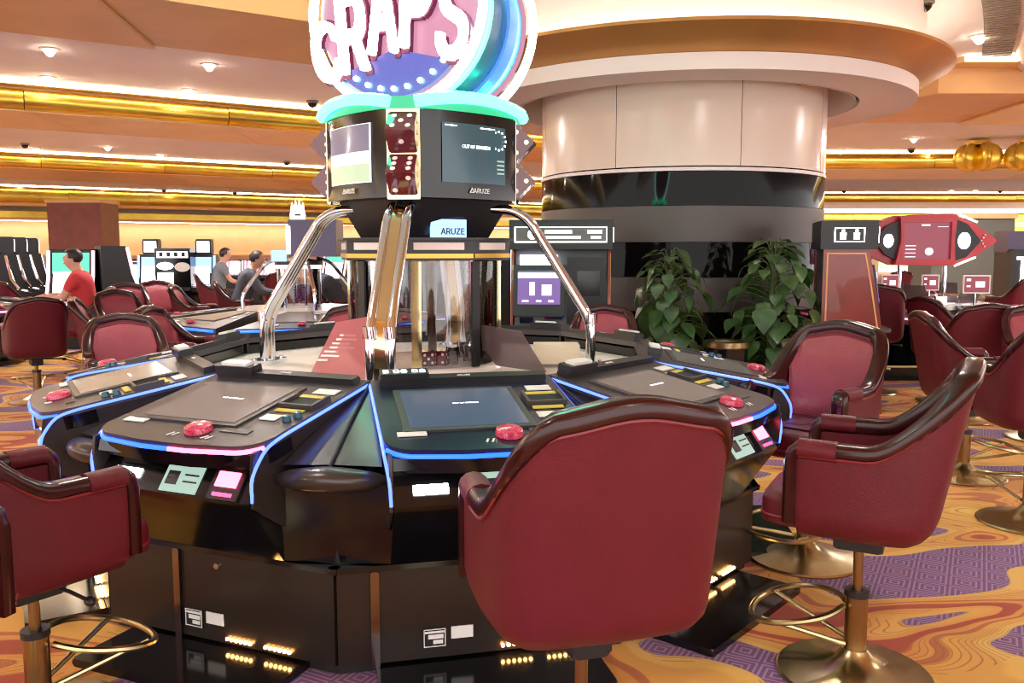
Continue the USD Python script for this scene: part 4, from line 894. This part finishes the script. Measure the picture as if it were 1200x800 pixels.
def small_screen(px, py, y, w, h, label):
    p = at_y(px, py, y); t = thing('small_screen', label, 'screen', (p[0], y, p[2]), -.12)
    obj('frame', box(w, .03, h, ch=.006), 'white_gloss', t); s = obj('display', box(w - .03, .006, h - .03, (0, -.015, 0)), 'screen_red', t)
    obj('print', cat_([box(w * .16, .004, h * .14, (-w * .30, -.019, h * .24)), box(w * .34, .004, h * .32, (w * .12, -.019, 0), .01), box(w * .14, .004, h * .10, (-w * .30, -.019, -h * .1))]), 'screen_pale', s)
    obj('stem', cyl(.012, p[2] - .84, (0, .02, -(p[2] - .84) / 2), 10), 'chrome', t)
small_screen(1043, 331, 10.0, .20, .19, 'small red screen on a stem, leftmost of three under the red sign')
small_screen(1090, 331, 10.3, .20, .19, 'small red screen on a stem, middle one of three under the red sign')
small_screen(1144, 333, 9.3, .28, .20, 'small red screen on a stem, rightmost and widest of three under the red sign')
obj('plinth', box(2.9, 2.2, .16, (.1, .3, .08), .01), 'black_gloss', t4); obj('plinth_edge', box(2.94, .02, .02, (.1, -.81, .165)), 'brass', t4)
# ------------------------------------------------------------------ pillars and things far right
def pillar(name, label, pxa, pxb, y, z1, mt, d=1.):
    a, b = at_y(pxa, 300, y), at_y(pxb, 300, y); w = b[0] - a[0]
    t = thing(name, label, 'pillar', ((a[0] + b[0]) / 2, y + d / 2, 0))
    obj('shaft', box(w, d, z1, (0, 0, z1 / 2), .02), mt, t); obj('foot', box(w + .06, d + .06, .2, (0, 0, .1), .01), 'black_satin', t); obj('cap_moulding', box(w + .08, d + .08, .1, (0, 0, z1 - .05), .02), 'soffit_b', t); return t
pillar('square_pillar', 'dull green square pillar behind the red eye-shaped sign', 1092, 1187, 17, 2.2, 'wall_green')
pillar('square_pillar', 'broad brown wooden pillar standing before the far cream wall', 58, 120, 26, 2.98, 'brown_wood', 1.2)
pillar('square_pillar', 'pale pillar behind the wooden-sided cash machine', 998, 1030, 19, 1.75, 'wall_cream', .6)
tall = thing('slot_machine', 'dark tall machine with bright white post at the right edge', 'slot machine', (at_y(1198, 310, 14)[0], 14, 0), -.1)
obj('cabinet', box(.62, .6, 1.5, (0, 0, .75), .03), 'black_satin', tall); obj('top_box', box(.66, .5, .34, (0, .05, 1.62), .03), 'monitor_blue', tall); obj('lit_post', box(.05, .03, .62, (-.14, -.315, 1.02), .01), 'slot_white', tall); obj('button_deck', xf(box(.6, .25, .06, ch=.01), (0, -.36, .78), rx=.3), 'black_gloss', tall); obj('lit_cap', box(.22, .1, .05, (-.12, -.3, 1.36), .01), 'slot_white', tall)
# ------------------------------------------------------------------ slot machines
ordn_ = ('first', 'second', 'third', 'fourth')
def slot(label, x, y, rz, h=1.55, w=.66, trim='slot_pink', top='slot_green', main='slot_white', topper=False, group=None, topw=None):
    t = thing('slot_machine', label, 'slot machine', (x, y, 0), rz, group)
    prof = Polygon([(-.32, 0), (.30, 0), (.30, h), (-.05, h), (-.12, h - .42), (-.22, .82), (-.46, .76), (-.46, .68), (-.32, .60)])
    obj('cabinet', basis(extrude(prof, w), (-w / 2, 0, 0), (0, 1, 0), (0, 0, 1), (1, 0, 0)), 'black_satin', t, smooth=20)
    obj('top_screen', xf(box(w - .10, .02, .32, ch=.004), (0, -.095, h - .21), rx=-.16), top, t)
    obj('main_screen', xf(box(w - .14, .02, .36, ch=.004), (0, -.185, .99), rx=-.25), main, t)
    for s in (-1, 1): obj('light_strip', tube([(s * (w / 2 + .005), -.24, .84), (s * (w / 2 + .005), -.14, h - .42), (s * (w / 2 + .005), -.07, h - .02)], .026, 8), trim, t)
    obj('button_deck', cat_([box(.07, .05, .015, (-.2 + .1 * i, -.36, .80), .004) for i in range(5)]), 'slot_white', t)
    if topper:
        tp = obj('topper', box(topw or w * .8, .22, .30, (0, .08, h + .15), .04), 'black_satin', t); obj('topper_sign', box((topw or w * .8) - .06, .02, .22, (0, -.04, h + .15), .01), 'slot_white', tp)
    return t
p = at_y(85, 300, 13.2); slot('slot machine with green and pink screens and pink side lights behind the red shirted man', p[0], 13.2, .18, 1.50, .62)
p = at_y(129, 300, 13.2); slot('dark slot machine side with one pink strip, right of the red shirted man', p[0], 13.5, 2.15, 1.55, .62, top='slot_pink')
for i, px in enumerate((-2, 13, 28, 42)):
    p = at_y(px, 300, 14.6 + i * .85); slot(('first', 'second', 'third', 'fourth')[i] + ' from left in the bank of dark slot machines with glowing toppers', p[0], 14.6 + i * .85, 2.2, 1.42, .55, trim='chrome', top='slot_white', topper=(i > 0))
big = thing('slot_machine', 'wide black slot cabinet with a white lit symbol strip, left of two players', 'slot machine', (at_y(208, 300, 17)[0], 17, 0), .1)
obj('cabinet', box(.66, .7, 1.52, (0, 0, .76), .03), 'black_gloss', big); sgn = obj('symbol_strip', box(.58, .02, .13, (0, -.355, 1.40), .005), 'slot_white', big)
obj('symbols', cat_([box(.06, .006, .08, (-.21 + .14 * i, -.368, 1.40), .02) for i in range(4)]), 'black_satin', sgn)
obj('oval_light', basis(xf(cyl(.13, .02, n=24), s=(1.2, .6, 1)), (-.14, -.358, 1.18), (1, 0, 0), (0, 0, 1), (0, -1, 0)), 'slot_white', big); obj('oval_light', basis(xf(cyl(.13, .02, n=24), s=(1.1, .7, 1)), (.18, -.358, 1.16), (1, 0, 0), (0, 0, 1), (0, -1, 0)), 'sticker_white', big); obj('reel_window', box(.3, .02, .22, (-.14, -.357, .95), .01), 'slot_white', big); obj('button_deck', box(.64, .3, .06, (0, -.45, .74), .015), 'black_satin', big)
for i, (px, y, lb) in enumerate(((177, 17.2, 'slot machine with a lit cube topper left of the wide black cabinet'), (239, 17.2, 'slot machine with a lit cube topper and bluish screen right of the wide black cabinet'))):
    p = at_y(px, 300, y); slot(lb, p[0], y, .1, 1.40, .42, trim='slot_blue', top='slot_blue', main='slot_white', topper=True, topw=.30)
p = at_y(166, 300, 20); slot('small distant slot machine with pink crown screen, left of the wide black cabinet', p[0], 20, .1, 1.28, .5, top='slot_pink')
p = at_y(150, 300, 19); slot('distant white-lit slot machine to the right of the pink-striped machine', p[0], 19, .1, 1.22, .5, top='slot_white')
for i, px in enumerate((251, 276, 297, 317, 337)):
    p = at_y(px, 300, 25); slot(('first', 'second', 'third', 'fourth', 'fifth')[i] + ' from left in the row of distant pink-lit slots along the cream wall', p[0], 25, .05, 1.20, .42, top='slot_pink', main='slot_pink', topper=False)
for i, px in enumerate((438, 484, 530, 576)):
    p = at_y(px, 300, 13.5); slot('dark back of a slot machine seen through the glass dome, ' + ordn_[i] + ' from left', p[0], 13.5, PI - .1 + .05 * i, 1.5, .56)
for i, px in enumerate((395, 660 - 255)):
    p = at_y(px, 300, 22 + 2 * i); slot(('near', 'far')[i] + ' dark slot machine seen beneath the head of the dice table at left', p[0], 22 + 2 * i, -.3, 1.5, .6)
# ------------------------------------------------------------------ people
def limb_solid(joints, bones, res=.02):
    import manifold3d as m3
    parts = []
    for a, b in bones:
        pts = []
        for k in (a, b):
            c, r = joints[k]; s = trimesh.creation.icosphere(1, r); pts.append(s.vertices + np.array(c))
        parts.append(m3.Manifold.hull_points(np.vstack(pts)))
    M = m3.Manifold.batch_boolean(parts, m3.OpType.Add).refine_to_length(res); q = M.to_mesh()
    t = trimesh.Trimesh(q.vert_properties[:, :3], q.tri_verts, process=True)
    return trimesh.smoothing.filter_taubin(t, lamb=.5, nu=-.53, iterations=14)
def person(label, loc, rz, lean, shirt, headturn=0., scale=1., seat=.58, reach=(.42, .86), hood=False):
    """seated, facing +y"""
    t = thing('person', label, 'person', loc, rz)
    c, s_ = math.cos(lean), math.sin(lean)
    up = lambda h, y=0: (0, y * c + h * s_, seat + .09 + h * c)
    def off(b, dx=0, dy=0, dz=0): return (b[0] + dx, b[1] + dy, b[2] + dz)
    pel, waist, chest, neck, hd = up(0), up(.2), up(.40), up(.56), up(.70, .04)
    J = {'pel': (pel, .135), 'waist': (waist, .125), 'chest': (off(chest), .145), 'neck0': (neck, .055), 'neck': (off(up(.60), 0, .015), .052)}
    B = [('pel', 'waist'), ('waist', 'chest'), ('chest', 'neck0'), ('neck0', 'neck')]
    J['hd0'] = (off(hd, 0, .0, .03), .088); J['hd1'] = (off(hd, 0, .03, -.02), .070); J['jaw'] = (off(hd, 0, .055, -.075), .040); J['nose'] = (off(hd, 0, .105, -.012), .014); J['nose1'] = (off(hd, 0, .085, .03), .012)
    B += [('neck', 'hd0'), ('hd0', 'hd1'), ('hd1', 'jaw'), ('nose', 'nose1'), ('neck', 'jaw')]
    for s in (-1, 1): J[f'ear{s}'] = (off(hd, s * .085, -.005, .0), .022); B.append((f'ear{s}', 'hd0'))
    clothes = {'shirt': ['pel', 'waist', 'chest', 'neck0']}
    for s in (-1, 1):
        sh = off(up(.49), s * .19); el = (s * .25, sh[1] + .14, sh[2] - .27); wr = (s * .17, sh[1] + reach[0] * .95, max(reach[1], .80))
        J[f'sh{s}'] = (sh, .062); J[f'el{s}'] = (el, .042); J[f'wr{s}'] = (wr, .028); J[f'pa{s}'] = ((wr[0] - s * .01, wr[1] + .055, wr[2] - .004), .032)
        B += [('chest', f'sh{s}'), (f'sh{s}', f'el{s}'), (f'el{s}', f'wr{s}'), (f'wr{s}', f'pa{s}')]
        for i, L in enumerate((.055, .068, .072, .064)):
            x0 = wr[0] - s * .01 + (i - 1.5) * .019; a = f'f{s}{i}'
            J[a] = ((x0, wr[1] + .075, wr[2] - .005), .010); J[a + 'b'] = ((x0, wr[1] + .075 + L * .55, wr[2] - .008), .009); J[a + 'c'] = ((x0, wr[1] + .075 + L, wr[2] - .03), .008); B += [(a, a + 'b'), (a + 'b', a + 'c'), (f'pa{s}', a)]
        J[f'th{s}'] = ((wr[0] - s * .045, wr[1] + .07, wr[2] - .01), .010); B.append((f'wr{s}', f'th{s}'))
        hip = (s * .09, pel[1], pel[2] - .03); kn = (s * .13, pel[1] + .42, seat + .06); an = (s * .13, pel[1] + .36, .30); to = (s * .13, pel[1] + .52, .27)
        J[f'hip{s}'] = (hip, .095); J[f'kn{s}'] = (kn, .062); J[f'an{s}'] = (an, .042); J[f'to{s}'] = (to, .034)
        B += [('pel', f'hip{s}'), (f'hip{s}', f'kn{s}'), (f'kn{s}', f'an{s}'), (f'an{s}', f'to{s}')]
    body = obj('body', limb_solid(J, B, .022), 'skin', t, smooth=60)
    def cloth(name, bones, mt, grow, ext=None):
        J2 = {k: (c_, r + grow) for k, (c_, r) in J.items()}
        if ext: J2.update(ext)
        return obj(name, limb_solid(J2, bones, .03), mt, t, smooth=60)
    mid = lambda a, b, f: tuple((1 - f) * np.array(J[a][0]) + f * np.array(J[b][0]))
    ext, sb = {}, [('pel', 'waist'), ('waist', 'chest'), ('chest', 'neck0s')]; ext['neck0s'] = (up(.53), .075)
    for s in (-1, 1):
        f = 1. if shirt == 'shirt_dark' else .62
        ext[f'sl{s}'] = (mid(f'sh{s}', f'el{s}', f), .060); sb += [('chest', f'sh{s}'), (f'sh{s}', f'sl{s}')]
        if f == 1.: ext[f'cu{s}'] = (mid(f'el{s}', f'wr{s}', .93), .042); sb += [(f'sl{s}', f'cu{s}')]
    sh_ = cloth('shirt', sb, shirt, .014, ext)
    if hood: obj('hood', limb_solid({'a': (off(up(.50), -.07, -.09), .05), 'b': (off(up(.50), .07, -.09), .05), 'c': (off(up(.42), 0, -.13), .05)}, [('a', 'b'), ('a', 'c'), ('b', 'c')], .03), shirt, sh_, smooth=60)
    cloth('trousers', [b for s in (-1, 1) for b in (('pel', f'hip{s}'), (f'hip{s}', f'kn{s}'), (f'kn{s}', f'an{s}'))], 'trousers', .014)
    for s in (-1, 1): obj('shoe', limb_solid({'a': (off(J[f'an{s}'][0], 0, -.02, -.035), .045), 'b': (off(J[f'to{s}'][0], 0, .02, 0), .04)}, [('a', 'b')], .02), 'black_satin', t, smooth=60)
    hr = ball(.104, (0, 0, 0), 3, (.93, 1.08, .98)); v = hr.vertices
    keep = ~((v[:, 1] > .03) & (v[:, 2] < .05)) & (v[:, 2] > -.08) & ~((v[:, 1] > -.02) & (v[:, 2] < -.03))
    hr.update_faces(keep[hr.faces].all(1)); hr.remove_unreferenced_vertices()
    inner_ = hr.copy(); inner_.vertices *= .9; inner_.invert(); hr = cat_([hr, inner_]); hr.apply_translation(off(hd, 0, -.008, .035))
    obj('hair', hr, 'hair', t, smooth=60)
    obj('eyes', cat_([ball(.011, off(hd, s * .032, .092, .022), 1) for s in (-1, 1)]), 'sticker_white', t); obj('mouth', box(.045, .008, .009, off(hd, 0, .098, -.055), .003), 'piping', t)
    return t
p = at_y(98, 312, 10.4); person('person in a red polo shirt seated in profile before the pink-lit slot machine', (p[0] - .02, 10.5, 0), 1.75, .16, 'shirt_red', seat=.60, reach=(.36, .95))
p = at_y(279, 316, 12.6); person('person in a dark hooded jacket leaning forward over the small table', (p[0] + .0, 12.6, 0), -1.3, .35, 'shirt_dark', seat=.60, hood=True)
p = at_y(251, 310, 16.0); person('person in a grey shirt sitting left of the dark hooded jacket', (p[0], 16.1, 0), -1.2, .2, 'shirt_grey', seat=.62)
p = at_y(402, 322, 12.5); person('person hunched behind the small glass cylinder left of the dice dome', (p[0], 12.6, 0), 1.9, .7, 'shirt_dark', seat=.60)
# ------------------------------------------------------------------ ceiling: downlights, dome cameras, vent
DL = {}
def downlight(px, py, z, label, s=1.0):
    p = at_z(px, py, z)
    if 'a' in DL:
        r = thing('downlight', label, 'ceiling light', (p[0], p[1], z)); r.GetReferences().AddInternalReference(DL['a'].GetPath()); r.SetInstanceable(True); return
    t = DL['a'] = thing('downlight', label, 'ceiling light', (p[0], p[1], z))
    obj('trim_ring', lathe([(.085, -.02), (.115, -.012), (.12, 0), (.085, 0)], 24), 'sticker_white', t); obj('lamp', lathe([(0, -.10), (.03, -.09), (.085, -.015), (.085, -.004), (0, -.004)], 20), 'lamp_glow', t)  # lamp drawn as a glowing cone, its downward flare put into the shape
rows = [('front row at upper left', 4.0, [(58, 57), (56, 90), (245, 75), (221, 105)]), ('second row at left, behind the first gold beam', 4.0, [(42, 174), (126, 172), (188, 181)]), ('third row at left, low in the ceiling', 4.0, [(23, 217), (120, 220), (204, 222), (356, 228)]),
        ('pair beside the curved vent', 4.0, [(1148, 42), (1133, 95)]), ('row right of the ring canopy', 4.0, [(985, 176), (1071, 162), (1088, 178)]), ('far row right of the column', 4.0, [(1015, 224), (1115, 223), (1143, 223), (965, 228), (1060, 226)])]
ordn = ('first', 'second', 'third', 'fourth', 'fifth')
for nm, z, pts in rows:
    for i, (px, py) in enumerate(sorted(pts)): downlight(px, py, z, f'round downlight, {ordn[i]} from left in the {nm}')
DC = {}
def cam_dome(px, py, z, label):
    p = at_z(px, py, z)
    if 'a' in DC:
        r = thing('security_camera', label, 'security camera', (p[0], p[1], z)); r.GetReferences().AddInternalReference(DC['a'].GetPath()); r.SetInstanceable(True); return
    t = DC['a'] = thing('security_camera', label, 'security camera', (p[0], p[1], z))
    obj('mount', lathe([(0, 0), (.10, 0), (.10, -.03), (.085, -.04), (0, -.04)], 24), 'vent_grey', t); obj('dome', lathe([(.08, -.04)] + [(.08 * math.cos(a), -.04 - .075 * math.sin(a)) for a in np.linspace(.1, PI / 2, 8)], 24), 'black_gloss', t)
for px, py, lb in ((366, 118, 'black dome camera on the grey ceiling just left of the glowing sign'), (2, 96, 'dome camera on the ceiling cut by the left edge'), (29, 168, 'dome camera left in the second ceiling band'), (336, 189, 'dome camera right in the second ceiling band, beside the sign head'), (192, 222, 'dome camera in the far left ceiling band, left one of the pair'), (235, 225, 'dome camera in the far left ceiling band, middle one'), (275, 225, 'dome camera in the far left ceiling band, rightmost'),
                   (1083, 1, 'large dome camera at the top edge above the ring canopy'), (1104, 118, 'dome camera hanging under the right cove'), (1068, 174, 'small dome camera between the downlights right of the column'), (989, 223, 'dome camera in the far right band beside the column'), (1172, 223, 'dome camera in the far right band near the edge')):
    cam_dome(px, py, 4.0, lb)
vp = [at_z(1163, -60, 4.), at_z(1166, 0, 4.), at_z(1173, 24, 4.), at_z(1172, 64, 4.), at_z(1154, 100, 4.)]
_t = np.linspace(0, 1, len(vp)); _pv = np.array(vp); sp = np.stack([np.polyval(np.polyfit(_t, _pv[:, k], 2), np.linspace(0, 1, 60)) for k in range(3)], 1)
vent = thing('air_vent', 'curved grey slotted air vent let into the right ceiling', 'air vent'); 
T = np.gradient(sp, axis=0); T /= np.linalg.norm(T, axis=1, keepdims=True); S_ = np.cross(T, [0, 0, 1]); w = .17
m = grid(np.array([[p_ + s * w * 1. + [0, 0, d], p_ - s * w + [0, 0, d]] for p_, s in zip(sp, S_) for d in (-.012,)])); m.fix_normals(); obj('backing', m, 'vent_grey', vent)
for i in range(0, len(sp) - 1):
    a, b = sp[i], (sp[i] * .45 + sp[i + 1] * .55); s = S_[i]; obj('slat', hull([a + s * w - [0, 0, .012], a - s * w - [0, 0, .012], b + s * w - [0, 0, .012], b - s * w - [0, 0, .012], a + s * w - [0, 0, .03], a - s * w - [0, 0, .03], b + s * w - [0, 0, .03], b - s * w - [0, 0, .03]]), 'slat_grey', vent)
cove = thing('cove_trim', 'bright curved cove moulding right of the slotted vent', 'cove'); m = grid(np.array([[p_ - s * (.0 + q) + [0, 0, h] for q, h in ((.22, -.005), (.34, -.12), (.62, -.16), (.64, -.005))] for p_, s in zip(sp, -S_ if (S_[0] @ [1, 0, 0]) > 0 else S_)])); m.fix_normals(); obj('moulding', m, 'ring_white', cove)
# gold lobed ornaments under the right beam
def lobes(label, px, py, y, r):
    p = at_y(px, py, y); t = thing('gold_ornament', label, 'ornament', tuple(p))
    for k in range(6):
        a = k * PI / 3; m = ball(r * .62, (0, 0, 0), 2, (.42, 1., 1.)); obj('lobe', rz_m(xf(m, (0, r * .40, 0)), a), 'gold', t, smooth=50)
    obj('collar', cyl(r * .5, r * .2, (0, 0, r * .62), 20), 'gold_flat', t)
lobes('lobed gold ceiling ornament, whole, right of the ring canopy', 1146, 184, 20.0, .5)
lobes('lobed gold ceiling ornament cut by the right edge', 1206, 183, 19.6, .5)
